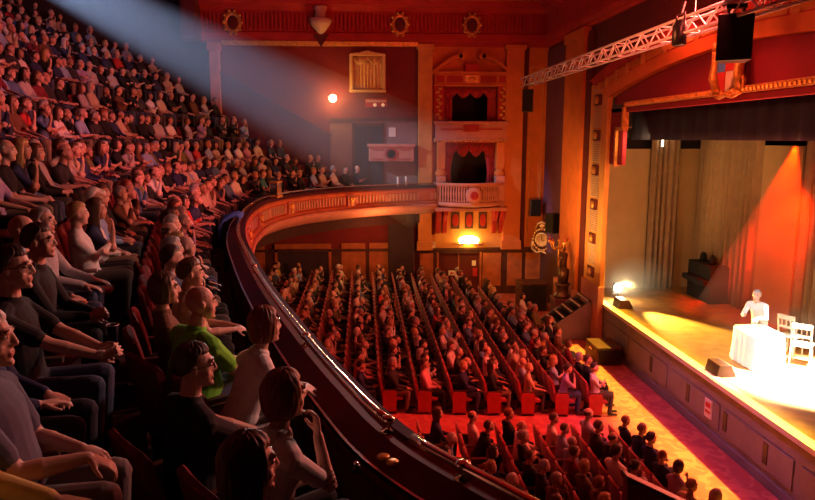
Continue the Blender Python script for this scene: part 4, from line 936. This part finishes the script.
def person_parts(pose, female=False, sleeve='short', build=1.0, yaw=0.0, pitch=0.0, collar=True, legs_out=0.0, standing=False, pose_override=None):
    P = dict(POSES[pose]); 
    if pose_override: P.update(pose_override)
    mb = MB(); lean = P['lean']; T = Vector((math.sin(lean),0,math.cos(lean))); X = Vector((math.cos(lean),0,-math.sin(lean))); Y = Vector((0,1,0))
    W = build*(.90 if female else 1.0); base = Vector((0,0,.53)); pt = lambda h, f=0.0, y=0.0: base + T*h + X*f + Y*y
    bel = max(0, build-1)*.22
    loft(mb, [(pt(-.10),Y,X,.13*W,.10*W),(pt(-.05),Y,X,.172*W,.128*W),(pt(.03),Y,X,.178*W,.132*W)], LEGS)
    loft(mb, [(pt(-.02),Y,X,.172*W,.130*W),(pt(.04,.01),Y,X,.180*W,.138*W+bel*.5),(pt(.14,.012+bel*.4),Y,X,(.150 if female else .165)*W,.122*W+bel),(pt(.25,.012),Y,X,(.148 if female else .168)*W,.118*W+bel*.5),
               (pt(.33,.018 if female else .01),Y,X,.166*W,(.132 if female else .122)*W),(pt(.41,.005),Y,X,.178*W,.112*W),(pt(.465,-.005),Y,X,.168*W,.090*W),(pt(.505,-.01),Y,X,.110*W,.068*W),(pt(.53,-.008),Y,X,.066,.062)], TOP)
    sh = [pt(.435,-.008, s*.172*W) for s in (1,-1)]
    for i, s in enumerate((1,-1)):
        capsule(mb, pt(.475,-.008,s*.08*W), sh[i], .062, .070*W, TOP)
        w = Vector(P['w'][i]);
        el, w = ik(sh[i], w, .285, .255, (-.25, s*.55, -1) if pose != 'chin' or i == 0 else (.2,s*.3,-1))
        cut = el.lerp(sh[i], .28)
        if sleeve == 'short':
            capsule(mb, sh[i], cut, .064*W, .055*W, TOP); capsule(mb, sh[i].lerp(el,.5), el, .043*W, .039*W, SKIN); capsule(mb, el, el.lerp(w,.35), .039*W, .041*W, SKIN); capsule(mb, el.lerp(w,.3), w, .040*W, .026, SKIN)
        else:
            capsule(mb, sh[i], el, .066*W, .050*W, TOP); capsule(mb, el, el.lerp(w,.9), .050*W, .037, TOP); capsule(mb, el.lerp(w,.8), w, .028, .026, SKIN)
        hand(mb, w, P['hd'][i], P['palm'][i], s, P['curl'])
    # legs
    for s in (1,-1):
        if standing:
            hp = Vector((0,s*.09,.50)); kn = Vector((.03,s*.10,.12)); an = Vector((0,s*.10,-.30)); ft = Vector((.15,s*.11,-.34))
        else:
            hp = Vector((.0,s*.085,.51)); kn = Vector((.43,s*(.115 if not female else .08),.545)); an = Vector((.40+legs_out,s*.105,.10)); ft = an + Vector((.16,s*.015,-.045))
        capsule(mb, hp, kn, .092*W, .066*W, LEGS, 14); capsule(mb, kn, kn.lerp(an,.35), .064*W, .062*W, LEGS, 14); capsule(mb, kn.lerp(an,.3), an, .062*W, .048, LEGS, 14)
        capsule(mb, an+Vector((-.02,0,-.055)), ft, .045, .036, SHOE); capsule(mb, an, an+Vector((-.02,0,-.05)), .042, .045, SHOE)
    # neck and head
    nb = pt(.50,-.005); hd_up = (T*.5 + Vector((.12,0,1))*.5).normalized(); nk = nb + hd_up*.12
    capsule(mb, nb, nk, .062 if not female else .053, .055 if not female else .048, SKIN)
    if collar: loft(mb, [(pt(.505,-.012),Y,X,.085,.08),(pt(.545,-.012),Y,X,.069,.066),(pt(.552,-.012),Y,X,.06,.058)], TOP)
    HM = Matrix.Translation(nk + Vector((.022,0,.085))) @ Matrix.Rotation(yaw,4,'Z') @ Matrix.Rotation(pitch,4,'Y')
    hb = MB(); k = .95 if female else 1.0
    hb.ball((-.008,0,.028),(.100*k,.077*k,.100*k),16,SKIN)
    loft(hb, [((.022,0,.03),Vector((0,1,0)),Vector((1,0,0)),.068*k,.076),((.026,0,-.02),Vector((0,1,0)),Vector((1,0,0)),.066*k,.074),((.032,0,-.065),Vector((0,1,0)),Vector((1,0,0)),.056*k,.064),((.046,0,-.098),Vector((0,1,0)),Vector((1,0,0)),.036*k,.044),((.056,0,-.116),Vector((0,1,0)),Vector((1,0,0)),.018,.024)], SKIN, 16)
    capsule(hb, (.092,0,.028),(.112,0,-.020),.010,.0135,SKIN,8); capsule(hb,(.10,.012,-.025),(.10,-.012,-.025),.011,.011,SKIN,8)
    capsule(hb, (.088,.034,.034),(.088,-.034,.034),.013,.013,SKIN,8)
    capsule(hb, (.092,.020,-.058),(.092,-.020,-.058),.008,.008,LIP,8); capsule(hb,(.090,.016,-.070),(.090,-.016,-.070),.009,.009,LIP,8)
    hb.ball((.082,0,-.102),(.02,.024,.018),8,SKIN)
    for s in (1,-1):
        hb.ball((-.006,s*.080*k,.0),(.021,.010,.034),8,SKIN,Matrix.Rotation(-.2,4,'Y')); hb.ball((.05,s*.045,-.03),(.035,.024,.03),8,SKIN)
    mb.add([HM @ Vector(v) for v in hb.v], hb.f, 0); mb.mi[-len(hb.mi):] = hb.mi
    eyes = MB()
    for s in (1,-1):
        eyes.ball((.080,s*.032,.012),(.0135,.0145,.0125),10,WHITE); eyes.ball((.0895,s*.032,.012),(.0055,.0066,.0066),8,IRIS)
        eyes.tube([(.094,s*.014,.036),(.099,s*.030,.041),(.088,s*.050,.035)], .0042, 5, IRIS)
    eyes.v = [tuple(HM @ Vector(v)) for v in eyes.v]
    return mb, eyes, HM
def person_mesh(name, voxel, **kw):
    mb, eyes, HM = person_parts(**kw)
    src = mb.mesh('src', PMATS); o = bpy.data.objects.new('src', src); COL.objects.link(o)
    r = o.modifiers.new('r','REMESH'); r.mode = 'VOXEL'; r.voxel_size = voxel; r.adaptivity = 0.0
    s = o.modifiers.new('s','SMOOTH'); s.factor = .5; s.iterations = 2
    dg = bpy.context.evaluated_depsgraph_get(); ev = o.evaluated_get(dg); me = bpy.data.meshes.new_from_object(ev)
    tree = BVHTree.FromPolygons([Vector(v) for v in mb.v], mb.f)
    idx = [mb.mi[tree.find_nearest(p.center)[2]] for p in me.polygons]
    V = [tuple(v.co) for v in me.vertices]; F = [tuple(p.vertices) for p in me.polygons]
    out = MB(); out.v, out.f, out.mi = V, F, idx; out.add(eyes.v, eyes.f); out.mi[-len(eyes.mi):] = eyes.mi
    bpy.data.objects.remove(o); bpy.data.meshes.remove(src); bpy.data.meshes.remove(me)
    res = bpy.data.meshes.new(name); res.from_pydata(out.v, [], out.f)
    for mt in PMATS: res.materials.append(mt)
    res.polygons.foreach_set('material_index', out.mi); res.polygons.foreach_set('use_smooth', [True]*len(out.f)); res.update()
    return res, HM
# ------------------------------------------------------------------ hair, in the head's own frame
def hair_mesh(style, seed=0, n=40):
    rnd = random.Random(seed); vs = []; H = n//2; fs = []
    def pos(th, ph):
        d = Vector((math.sin(th)*math.cos(ph), math.sin(th)*math.sin(ph), math.cos(th)))
        front = d.x; z = d.z; low = 0.0
        if style in ('short','crew','curly'):
            lim = .50 if front > .45 else (.50-(.45-front)*1.6 if front > .05 else (-.14-.55*min(1,(.05-front)*1.6)))
        elif style == 'fringe':      # bald crown, hair round the back and sides
            lim = 2 if front > .25 else (-.10-.55*min(1,(.25-front)))
        elif style == 'bob': lim = .50 if front > .52 else -.9; low = .32
        elif style == 'long': lim = .50 if front > .50 else -.95; low = 1.35
        elif style in ('bun','ponytail'): lim = .48 if front > .45 else (.48-(.45-front)*1.4 if front > .05 else (-.1-.6*min(1,(.05-front)*1.6)))
        top = .52 if style == 'fringe' else 2
        mask = 1/(1+math.exp(-(z-lim)*16)); 
        if style == 'fringe': mask *= 1/(1+math.exp((z-.42)*14))
        thick = {'crew':.006,'short':.015,'curly':.028,'fringe':.010,'bob':.018,'long':.018,'bun':.014,'ponytail':.014}[style]
        R0 = Vector((.100,.077,.100)); st = noise.noise(Vector((ph*7+seed*3.1, th*2.2, seed)))*.006 + noise.noise(Vector((ph*22, th*3, seed*1.7)))*.0035
        if style == 'curly': st = noise.noise(d*9+Vector((seed,0,0)))*.014
        if style == 'crew': st *= .3
        k = mask*(thick+st) - (1-mask)*.018
        p = Vector((d.x*(R0.x+k)-.008, d.y*(R0.y+k), d.z*(R0.z+k)+.028))
        if low and z < .15 and mask > .5 and front < .55:
            f = min(1,(.15-z)/1.1); p.z -= f*low*.16; p.x = p.x*(1-.15*f) - .02*f; p.y *= 1+.10*f
            s = noise.noise(Vector((ph*9, seed, 0)))*.012*f; p += Vector((d.x*s, d.y*s, 0))
        return p
    vs.append(pos(0.001,0))
    for i in range(1,H):
        for k in range(n): vs.append(pos(PI*i/H, 2*PI*k/n))
    vs.append(pos(PI-.001,0)); L = len(vs)-1
    for k in range(n): fs.append((0,1+k,1+(k+1)%n))
    for i in range(H-2):
        for k in range(n): a = 1+i*n+k; b = 1+i*n+(k+1)%n; fs.append((a,a+n,b+n,b))
    for k in range(n): fs.append((L, 1+(H-2)*n+(k+1)%n, 1+(H-2)*n+k))
    m = MB(); m.add(vs, fs)
    if style == 'bun': m.ball((-.125,0,.055),(.042,.05,.045),12)
    if style == 'ponytail': m.tube([(-.10,0,.06),(-.15,0,.05),(-.155,0,-.03),(-.13,0,-.14)], [.022,.034,.030,.008], 10)
    return m.mesh('hair_'+style, [M['hair']], True)
HAIR = {}
def hair_of(style, seed, n=40):
    key = (style, seed, n)
    if key not in HAIR: HAIR[key] = hair_mesh(style, seed, n)
    return HAIR[key]
def glasses_mb(dark=False):
    m = MB()
    for s in (1,-1):
        c = [(.106+.0*k, s*.033+.024*math.cos(2*PI*k/14), .010+.017*math.sin(2*PI*k/14)) for k in range(14)]
        m.tube(c, .0024, 5, 0, True); m.tube([(.104,s*.057,.016),(.05,s*.083,.016),(-.012,s*.088,.010),(-.03,s*.084,-.01)], .0026, 5)
    m.tube([(.107,.010,.014),(.110,0,.017),(.107,-.010,.014)], .0024, 5); return m

TOPS = {'white':(.72,.69,.66),'pale grey':(.42,.41,.42),'beige':(.52,.43,.30),'navy':(.02,.03,.09),'black':(.006,.006,.007),'charcoal':(.028,.028,.032),'burgundy':(.16,.012,.03),'red':(.50,.03,.03),
        'denim blue':(.08,.15,.30),'light blue':(.26,.40,.62),'teal':(.03,.20,.20),'olive':(.14,.14,.05),'brown':(.13,.06,.03),'pink':(.60,.28,.32),'lilac':(.36,.27,.46),'mustard':(.48,.30,.05)}
TOPW = [12,9,8,14,30,15,4,4,6,6,1,3,6,3,3,1]
HAIRC = {'dark':(.035,.02,.014),'brown':(.10,.05,.025),'fair':(.42,.26,.11),'grey':(.34,.32,.31),'white':(.62,.59,.56),'auburn':(.22,.06,.022)}
SKINS = [(.58,.34,.25),(.62,.38,.29),(.52,.30,.21),(.56,.33,.26),(.38,.20,.13)]
LEGC = [(.02,.022,.035),(.012,.012,.014),(.05,.07,.13),(.20,.15,.10),(.07,.06,.055)]
GROUPS_N = 0
def make_person(me, HM, loc, rz, top, hair, style, skin=None, legs=None, scale=1.0, seed=0, hair_n=40, glasses=False):
    o = bpy.data.objects.new('person', me); COL.objects.link(o); o.location = loc; o.rotation_euler = (0,0,rz); o.scale = (scale,)*3
    o['top_color'] = list(TOPS[top] if isinstance(top,str) else top); o['skin_tone'] = list(skin or SKINS[seed%5]); o['leg_color'] = list(legs or LEGC[(seed*7+2)%5])
    if style != 'bald':
        h = bpy.data.objects.new('hair', hair_of(style, seed % 3, hair_n)); COL.objects.link(h); h.parent = o; h.matrix_local = HM; h['hair_color'] = list(HAIRC[hair])
    if glasses:
        g = glasses_mb().build('glasses', M['black'], o); g.matrix_local = HM
    return o
# ================================================================== SEATS
def back_part(mb, mi=0):
    w = .245; n = 10; secs = []
    for i in range(n+1):
        t = i/n; y = -w + 2*w*t; bow = .035*(1-(2*t-1)**2); top = .93 + .045*math.sqrt(max(0,1-(2*t-1)**2))
        secs.append([(-.165-bow,y,.40),(-.225-bow,y,.72),(-.275-bow,y,top-.02),(-.295-bow,y,top),(-.325-bow,y,top-.015),(-.285-bow,y,.70),(-.225-bow,y,.36)])
    vs = [p for s in secs for p in s]; k = 7
    fs = [(i*k+j,(i+1)*k+j,(i+1)*k+(j+1)%k,i*k+(j+1)%k) for i in range(n) for j in range(k)] + [tuple(range(k)), tuple(range(n*k,(n+1)*k))[::-1]]
    mb.add(vs, fs, mi)
def seat_part(mb, mi=0):
    n = 8; vs = []
    prof = [(-.20,.34),(-.20,.415),(-.1,.43),(.15,.44),(.27,.42),(.29,.38),(.26,.34)]
    for i in range(n+1):
        y = -.235+.47*i/n; d = -.015*abs(2*i/n-1)**3
        vs += [(x,y,z+(d if z>.38 else 0)) for x,z in prof]
    k = 7; mb.add(vs, [(i*k+j,(i+1)*k+j,(i+1)*k+(j+1)%k,i*k+(j+1)%k) for i in range(n) for j in range(k)] + [tuple(range(k)), tuple(range(n*k,(n+1)*k))[::-1]], mi)
def arm_part(mb, s, mi=0): mb.box(-.22,.16,s*.265-.025,s*.265+.025,.60,.635,mi)
def leg_part(mb, s, mi=0): mb.prism([(-.2,0),(.12,0),(.10,.03),(0,.06),(-.02,.60),(-.16,.60),(-.16,.06)], s*.265-.015, s*.265+.015, 'y', mi)
def end_part(mb, mi=0): mb.prism([(-.22,.08),(.10,.08),(.12,.54),(.09,.60),(-.20,.62),(-.24,.56)], -.325,-.28,'y',mi)
b = MB(); back_part(b,0); seat_part(b,0); arm_part(b,-1,1); arm_part(b,1,1); leg_part(b,-1,2); leg_part(b,1,2)
SEAT_ONE = b.mesh('theatre_chair', [M['plush'],M['wood'],M['seat_iron']], False)
def part_mesh(fn, mt, *a):
    b = MB(); fn(b, *a); return b.mesh(fn.__name__, mt)
SP = [('backrest',part_mesh(back_part,M['plush'])),('seat',part_mesh(seat_part,M['plush'])),('armrest',part_mesh(arm_part,M['wood'],-1)),('armrest',part_mesh(arm_part,M['wood'],1)),('leg',part_mesh(leg_part,M['seat_iron'],-1)),('leg',part_mesh(leg_part,M['seat_iron'],1))]
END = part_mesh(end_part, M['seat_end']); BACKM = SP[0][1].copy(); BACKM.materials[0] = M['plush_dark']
def seat(loc, rz, label, group, parts, end=False, dark=False):
    sc = .88 if 'stalls' in group else 1.0
    if not parts and not end:
        o = bpy.data.objects.new('theatre_chair', SEAT_ONE); COL.objects.link(o); o.location = loc; o.rotation_euler = (0,0,rz)
    else:
        o = empty('theatre_chair', loc, rz)
        for nm, me in SP:
            c = bpy.data.objects.new(nm, BACKM if dark and nm == 'backrest' else me); COL.objects.link(c); c.parent = o
        if end:
            c = bpy.data.objects.new('end_panel', END); COL.objects.link(c); c.parent = o
    o.scale = (sc,)*3
    tag(o, label, 'chair', group); return o

# ================================================================== AUDIENCE
R_ = random.Random(11)
VAR = []
for i, (pose, fem, slv, bld, yaw, pit, lo) in enumerate([
    ('lap',0,'short',1.0,.0,.0,0),('crossed',0,'long',1.05,.1,.02,0),('chin',0,'long',1.0,.05,.05,.05),('clasp',0,'short',1.0,0,0,0),('knees',0,'long',1.12,-.1,0,0),('forward',0,'short',1.0,.1,-.2,0),
    ('lap',1,'long',1.0,.1,0,0),('crossed',1,'short',1.0,-.05,.03,0),('chin',1,'short',1.0,.1,.05,0),('clasp',1,'long',1.05,0,0,0),('knees',1,'short',1.0,.12,0,0),('lap',0,'long',1.1,-.1,-.05,.08)]):
    me, HM = person_mesh('person', .0155, pose=pose, female=bool(fem), sleeve=slv, build=bld, yaw=yaw, pitch=pit, legs_out=lo); VAR.append((me,HM,fem,slv))
def looks(fem, rnd):
    top = rnd.choices(list(TOPS), TOPW)[0]
    hair = rnd.choices(['dark','brown','fair','grey','white','auburn'], [26,26,14 if fem else 8,16,8,6])[0]
    style = rnd.choices(['bob','long','ponytail','bun','curly','short'],[30,26,10,6,12,16])[0] if fem else rnd.choices(['short','crew','fringe','bald','curly'],[52,14,18,8,8])[0]
    return top, hair, style
def facing(x, y): return .55*math.atan2(13.0-y, 10.5-x)
cands = []
# balcony rows
for k in range(NR):
    P = row_curve(1.02+.9*k); acc = 0.0; step = .54; nxt = .2*(k%3)
    ymin = {0:6.35,1:6.9,2:4.6}.get(k, 4.0); idx = 0
    for i in range(1,len(P)):
        L = (P[i]-P[i-1]).length
        while acc+L >= nxt:
            p = P[i-1].lerp(P[i], (nxt-acc)/L); nxt += step; idx += 1
            if p.y < ymin or p.y > FW-.45 or p.x < -15.9: continue
            q = (p.x, p.y, tier_z(k)); hx, hy, hz = to_px((p.x, p.y, tier_z(k)+1.2)); 
            if hx < -22 or hx > 830 or hy < -14 or hy > 520: continue
            if R_.random() < .045: continue
            cands.append(('balcony', k, p.y, Vector(q), hz))
        acc += L
# stalls
RP = [to_px((p.x+q[0]*.2, p.y+q[1]*.2, RZ-.1)) for p, q in zip(RAIL, RN) if p.y < 17.5 and p.y > 1.5]
def rail_x(py):
    for a, b in zip(RP, RP[1:]):
        if min(a[1],b[1]) <= py <= max(a[1],b[1]) and abs(a[1]-b[1])>1e-6: return a[0]+(b[0]-a[0])*(py-a[1])/(b[1]-a[1])
    return None
seat_list = []
def stalls_row(block, i, x, y0, y1, dirn, bend=0.0):
    y = y0; k = 0
    while (y <= y1 if dirn > 0 else y >= y1):
        xx = x - bend*abs(y-y0); z = floor_z(xx); loc = Vector((xx, y, z)); hx, hy, hz = to_px((xx,y,z+1.1)); rx = rail_x(hy)
        if -20 < hx < 830 and hy < 512 and not (rx is not None and hx < rx-14) and hx > 236:
            seat_list.append((block, i, k, loc, hz))
            if R_.random() > .06: cands.append((block, i, y, loc, hz))
        y += dirn*.50; k += 1
for i in range(12): stalls_row('far', i, 5.2-.77*i, 14.45, 21.6 if i == 0 else (24.2 if i == 1 else 26.0), 1)
for i in range(6): stalls_row('near', i, 4.88-.73*i, 11.75, 8.2, -1, .0)
# seats: the 282 nearest stand alone, the rest are one mass
seat_list.sort(key=lambda s: s[4])
rowcount = {}
ONES = seat_list[:280]
for s in sorted(ONES, key=lambda s: (s[0], s[1], s[2])):
    blk, i, k, loc, d = s; key = (blk,i); n_ = rowcount[key] = rowcount.get(key,0)+1
    lab = f"red plush theatre chair, {ORD[n_]} from the aisle, {ORD[i+1]} {'far' if blk=='far' else 'near'} stalls row from stage"
    seat(loc, 0, lab, 'red plush stalls chairs', d < 13, k == 0)
def mass(meshes, name, label, cat, mats, color=None):
    """one object out of many small far-off copies: [(mesh, matrix, colours per material)]"""
    VV=[];LL=[];PS=[];PT=[];CC=[];MI=[]; vo=0; lo=0
    for me, mx, cols in meshes:
        nv=len(me.vertices); v=np.empty(nv*3,np.float32); me.vertices.foreach_get('co',v); v=v.reshape(-1,3); A=np.array(mx,np.float32); VV.append(v@A[:3,:3].T+A[:3,3])
        nl=len(me.loops); l=np.empty(nl,np.int32); me.loops.foreach_get('vertex_index',l); LL.append(l+vo)
        npg=len(me.polygons); ps=np.empty(npg,np.int32); me.polygons.foreach_get('loop_start',ps); pt=np.empty(npg,np.int32); me.polygons.foreach_get('loop_total',pt); PS.append(ps+lo); PT.append(pt)
        mi=np.empty(npg,np.int32); me.polygons.foreach_get('material_index',mi); MI.append(mi)
        if cols is not None: CC.append(np.repeat(np.array(cols,np.float32)[np.minimum(mi,len(cols)-1)], pt, axis=0))
        vo+=nv; lo+=nl
    V=np.concatenate(VV);Lp=np.concatenate(LL);PS=np.concatenate(PS)
    me=bpy.data.meshes.new(name); me.vertices.add(len(V)); me.vertices.foreach_set('co',V.ravel()); me.loops.add(len(Lp)); me.loops.foreach_set('vertex_index',Lp)
    me.polygons.add(len(PS)); me.polygons.foreach_set('loop_start',PS)
    for mt in mats: me.materials.append(mt)
    if CC:
        at=me.attributes.new('crowd_color','FLOAT_COLOR','CORNER'); C4=np.concatenate([np.concatenate(CC),np.ones((len(Lp),1),np.float32)],axis=1); at.data.foreach_set('color',C4.ravel())
    else: me.polygons.foreach_set('material_index',np.concatenate(MI))
    me.update(calc_edges=True); me.validate()
    if CC: me.polygons.foreach_set('use_smooth',[True]*len(PS))
    o=bpy.data.objects.new(name,me); COL.objects.link(o); tag(o,label,cat,None,'stuff'); return o
SEAT_REST = [(SEAT_ONE, Matrix.Translation(s[3]) @ Matrix.Scale(.88,4), None) for s in seat_list[280:]]

# ------------------------------------------------------------------ the people nearest the camera, each one as photographed
def near(x, y, zf, rz, top, hair, style, label, voxel=.0065, glasses=False, seed=0, legs=None, skin=None, scale=1.0, seat_dark=True, want_seat=True, **kw):
    me, HM = person_mesh('person', voxel, **kw); o = make_person(me, HM, (x,y,zf), rz, top, hair, style, skin, legs, scale, seed, 96, glasses); tag(o, label, 'person')
    return o, HM
Z0, Z1, Z2 = tier_z(0), tier_z(1), tier_z(2)
near_list = []
def N(*a, **k):
    o, HM = near(*a, **k); near_list.append(o); return o, HM
N(-1.26,4.68,Z0,.72,(.16,.58,.03),'grey','bald','bald man in a bright lime green polo shirt in the front balcony row', pose='forward', build=1.24, pose_override=dict(lean=.2), yaw=-.25, skin=(.62,.33,.25))
N(-1.0,3.60,Z0-.09,.68,'black','dark','short','dark-haired man in glasses and black top, left of the cream-topped woman', glasses=True, pose='forward', sleeve='short', build=1.08, pose_override=dict(lean=.10), yaw=-.4)
N(-.88,4.35,Z0-.06,.62,'white','auburn','bob','auburn-haired woman in a white blouse leaning forward beside the green polo shirt', pose='forward', female=True, sleeve='short', seed=1)
N(-.52,3.15,Z0-.10,.62,'white','auburn','bob','woman with auburn bob in a cream top, hand raised to her chin by the parapet', pose='chin', female=True, sleeve='short', seed=2, pose_override=dict(lean=.22))
N(-.42,2.52,Z0-.10,.70,'black','brown','long','woman with long dark brown hair in black at the bottom edge by the parapet', pose='lap', female=True, sleeve='long', seed=1, yaw=-.25)
N(-1.50,5.25,Z0,.35,'brown','brown','bob','brown-haired woman in a brown top behind the green polo shirt', pose='lap', female=True, sleeve='long', seed=0)
N(-1.66,5.85,Z0,.33,'beige','brown','short','brown-haired man in a pale beige polo shirt, front balcony row beyond the green polo', pose='forward', sleeve='short', pose_override=dict(lean=.25), seed=2)
WATCHMAN, _ = N(-2.02,3.95,Z1,.12,'black','dark','short','dark-haired man in glasses and black T-shirt with clasped hands and a wristwatch', glasses=True, pose='clasp', sleeve='short', pose_override=dict(lean=-.02,w=((.47,.03,.72),(.50,-.08,.70)),hd=((1,-.5,.15),(1,.45,.15))), voxel=.0055)
N(-1.90,3.36,Z1,.12,'navy','grey','short','grey-haired man in glasses cut by the left edge, knees towards the camera', glasses=True, pose='lap', sleeve='long', legs=(.012,.014,.03), seed=1)
N(-1.55,2.80,Z1-.08,.15,(.10,.11,.16),'white','short','white-haired man in a grey-blue short-sleeved shirt, one hand gripping his knee', pose='kneegrip', sleeve='short', legs=(.17,.15,.14), voxel=.0055, seed=0, build=1.08)
N(-1.55,2.28,Z1-.06,.2,(.62,.50,.16),'grey','short','person in a pale yellow long-sleeved top and pale trousers in the bottom left corner', pose='knees', sleeve='long', legs=(.50,.47,.36), seed=2, voxel=.0055)
N(-2.42,5.0,Z1,.12,'black','dark','short','man in a dark jacket seated beyond the black T-shirt man with clasped hands', pose='clasp', sleeve='long', seed=2)
N(-2.70,5.62,Z1,.10,'charcoal','grey','bald','bald man in a dark top at the left edge, nearer of two bald heads', pose='lap', sleeve='long', skin=(.62,.36,.28))
N(-2.92,6.25,Z1,.10,'pale grey','grey','crew','close-cropped man in a pale grey shirt, farther of two bald heads by left edge', pose='knees', sleeve='long', skin=(.6,.34,.26))
N(-2.92,4.35,Z2-.05,.10,'burgundy','auburn','curly','curly auburn-haired person cut by the left edge in the third balcony row', pose='lap', female=True, sleeve='long', seed=1)
m = MB(); d_ = Vector((.47,.02,-.08)).normalized(); c_ = Vector((.475,-.085,.712))
m.tube([c_ + Vector((.25*math.sin(a)*0, 0, 0)) + (Vector((0,1,0))*math.cos(a) + Vector((.1,0,1))*math.sin(a))*.031 for a in [2*PI*k/14 for k in range(14)]], .006, 6, 0, True)
w_ = m.build('wristwatch', M['steel'], WATCHMAN)
m = MB(); m.lathe([(.017,-.004),(.019,0),(.017,.005),(0,.006)], (c_.x+.003,c_.y,c_.z+.034), 14); m.build('watch_face', M['paper'], w_)
# cups, booklet
e = empty('drinking_cup', (-1.72,4.62,Z1+.60)); tag(e, 'clear plastic cup held over the knees in the second balcony row', 'cup')
m = MB(); m.lathe([(.028,0),(.040,.11),(.042,.112),(.037,.11),(.026,.004)], n=16); m.build('body', M['glass'], e, True); m = MB(); m.tube([(.041*math.cos(2*PI*k/18),.041*math.sin(2*PI*k/18),.112) for k in range(18)], .003, 5, 0, True); m.build('rim', M['paper'], e)
e = empty('programme_booklet', (-1.12,2.24,Z1+.60), .3); tag(e, 'pale folded programme lying on the knees in the bottom left corner', 'booklet'); e.rotation_euler = (.1,-.12,.4)
m = MB(); m.box(-.10,.10,-.072,0,0,.006); m.build('cover', M['paper'], e); m = MB(); m.box(-.10,.10,0,.072,-.004,.002); m.build('back_cover', M['curtain'], e)

# balcony seats under and behind the nearest people
nb = 0
for o in near_list:
    s = empty('balcony_chair', o.location, o.rotation_euler.z); nb += 1
    for nm, me in SP:
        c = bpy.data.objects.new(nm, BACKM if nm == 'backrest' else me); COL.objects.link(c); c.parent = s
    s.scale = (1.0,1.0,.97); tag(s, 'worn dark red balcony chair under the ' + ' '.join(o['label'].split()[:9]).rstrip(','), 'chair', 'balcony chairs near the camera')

# ------------------------------------------------------------------ the rest of the house
cands.sort(key=lambda c: c[4])
N_ONE = 298 - len(near_list)
one, rest = cands[:N_ONE], cands[N_ONE:]
LOW = []
for (pose, fem, slv) in (('lap',0,'long'),('crossed',0,'short'),('chin',0,'long'),('clasp',1,'short'),('lap',1,'long'),('crossed',1,'long')):
    me, HM = person_mesh('low', .030, pose=pose, female=bool(fem), sleeve=slv); LOW.append((me,HM,fem))
rowc = {}
hair_word = {'dark':'dark-haired','brown':'brown-haired','fair':'fair-haired','grey':'grey-haired','white':'white-haired','auburn':'auburn-haired'}
seedn = 0
for c in sorted(one, key=lambda c: (c[0], c[1], -c[2] if c[0]=='near' else c[2])):
    blk, k, y, loc, d = c; key = (blk,k); nn = rowc[key] = rowc.get(key,0)+1; seedn += 1
    me, HM, fem, slv = R_.choice(VAR); top, hair, style = looks(fem, R_)
    a = (facing(loc.x, loc.y) if blk == 'balcony' else .5*math.atan2(13-y,9.5-loc.x)) + R_.uniform(-.16,.16)
    o = make_person(me, HM, loc+Vector((R_.uniform(-.03,.05),R_.uniform(-.03,.03),-.005)), a, top, hair, style, None, None, R_.uniform(.91,1.02)*(1.0 if blk == 'balcony' else .88), seedn, 40, False)
    hw = 'bald' if style == 'bald' else ('balding' if style == 'fringe' else hair_word[hair])
    if blk == 'balcony': lab = f"{hw} person in {top} top, {ORD[nn]} from near end of the {ORD[k+1]} balcony row"
    else: lab = f"{hw} person in {top} top, {ORD[nn]} from the aisle, {ORD[k+1]} {blk} stalls row from stage"
    tag(o, lab, 'person', 'audience in the balcony' if blk == 'balcony' else 'audience in the stalls')
bits = []
for c in rest:
    blk, k, y, loc, d = c; me, HM, fem = R_.choice(LOW); top, hair, style = looks(fem, R_); seedn += 1
    a = (facing(loc.x, loc.y) if blk == 'balcony' else .5*math.atan2(13-y,9.5-loc.x)) + R_.uniform(-.16,.16)
    mx = Matrix.Translation(loc) @ Matrix.Rotation(a,4,'Z') @ Matrix.Scale(R_.uniform(.91,1.02)*(1.0 if blk == 'balcony' else .88),4)
    bits.append((me, mx, [SKINS[seedn%5], TOPS[top], LEGC[seedn%5], (.02,.02,.02), (.6,.6,.6), (.02,.02,.02), (.4,.13,.11)]))
    if style != 'bald': bits.append((hair_of(style, seedn%3, 14), mx @ HM, [HAIRC[hair]]))
if bits: mass(bits, 'seated_crowd', 'mass of tiny seated spectators in the farthest rows of the hall', 'crowd', [M['crowd']])
# plain seats under everybody in the balcony (mostly hidden by their sitters)
for c in cands:
    if c[0] == 'balcony':
        SEAT_REST.append((SEAT_ONE, Matrix.Translation(c[3]) @ Matrix.Rotation(facing(c[3].x,c[3].y),4,'Z'), None))
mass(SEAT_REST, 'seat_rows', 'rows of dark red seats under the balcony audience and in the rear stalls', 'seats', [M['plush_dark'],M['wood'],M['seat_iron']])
print('PEOPLE', len(near_list), len(one), len(rest), 'SEATS', len(ONES), len(seat_list)-len(ONES))

# the performer, standing bent over the table
def performer():
    me, HM = person_mesh('performer', .009, pose='forward', sleeve='long', standing=True, build=1.0, pose_override=dict(lean=.75, w=((.62,.10,.62),(.60,-.16,.66)), hd=((1,-.3,-.2),(1,.2,.1)), curl=.4))
    o = make_person(me, HM, (9.15,14.75,SZ+.39), 3.9, 'white', 'grey', 'short', None, (.60,.56,.52), 1.0, 1, 60); tag(o, 'performer in white bending over the covered table in the stage spotlight', 'person')
performer()
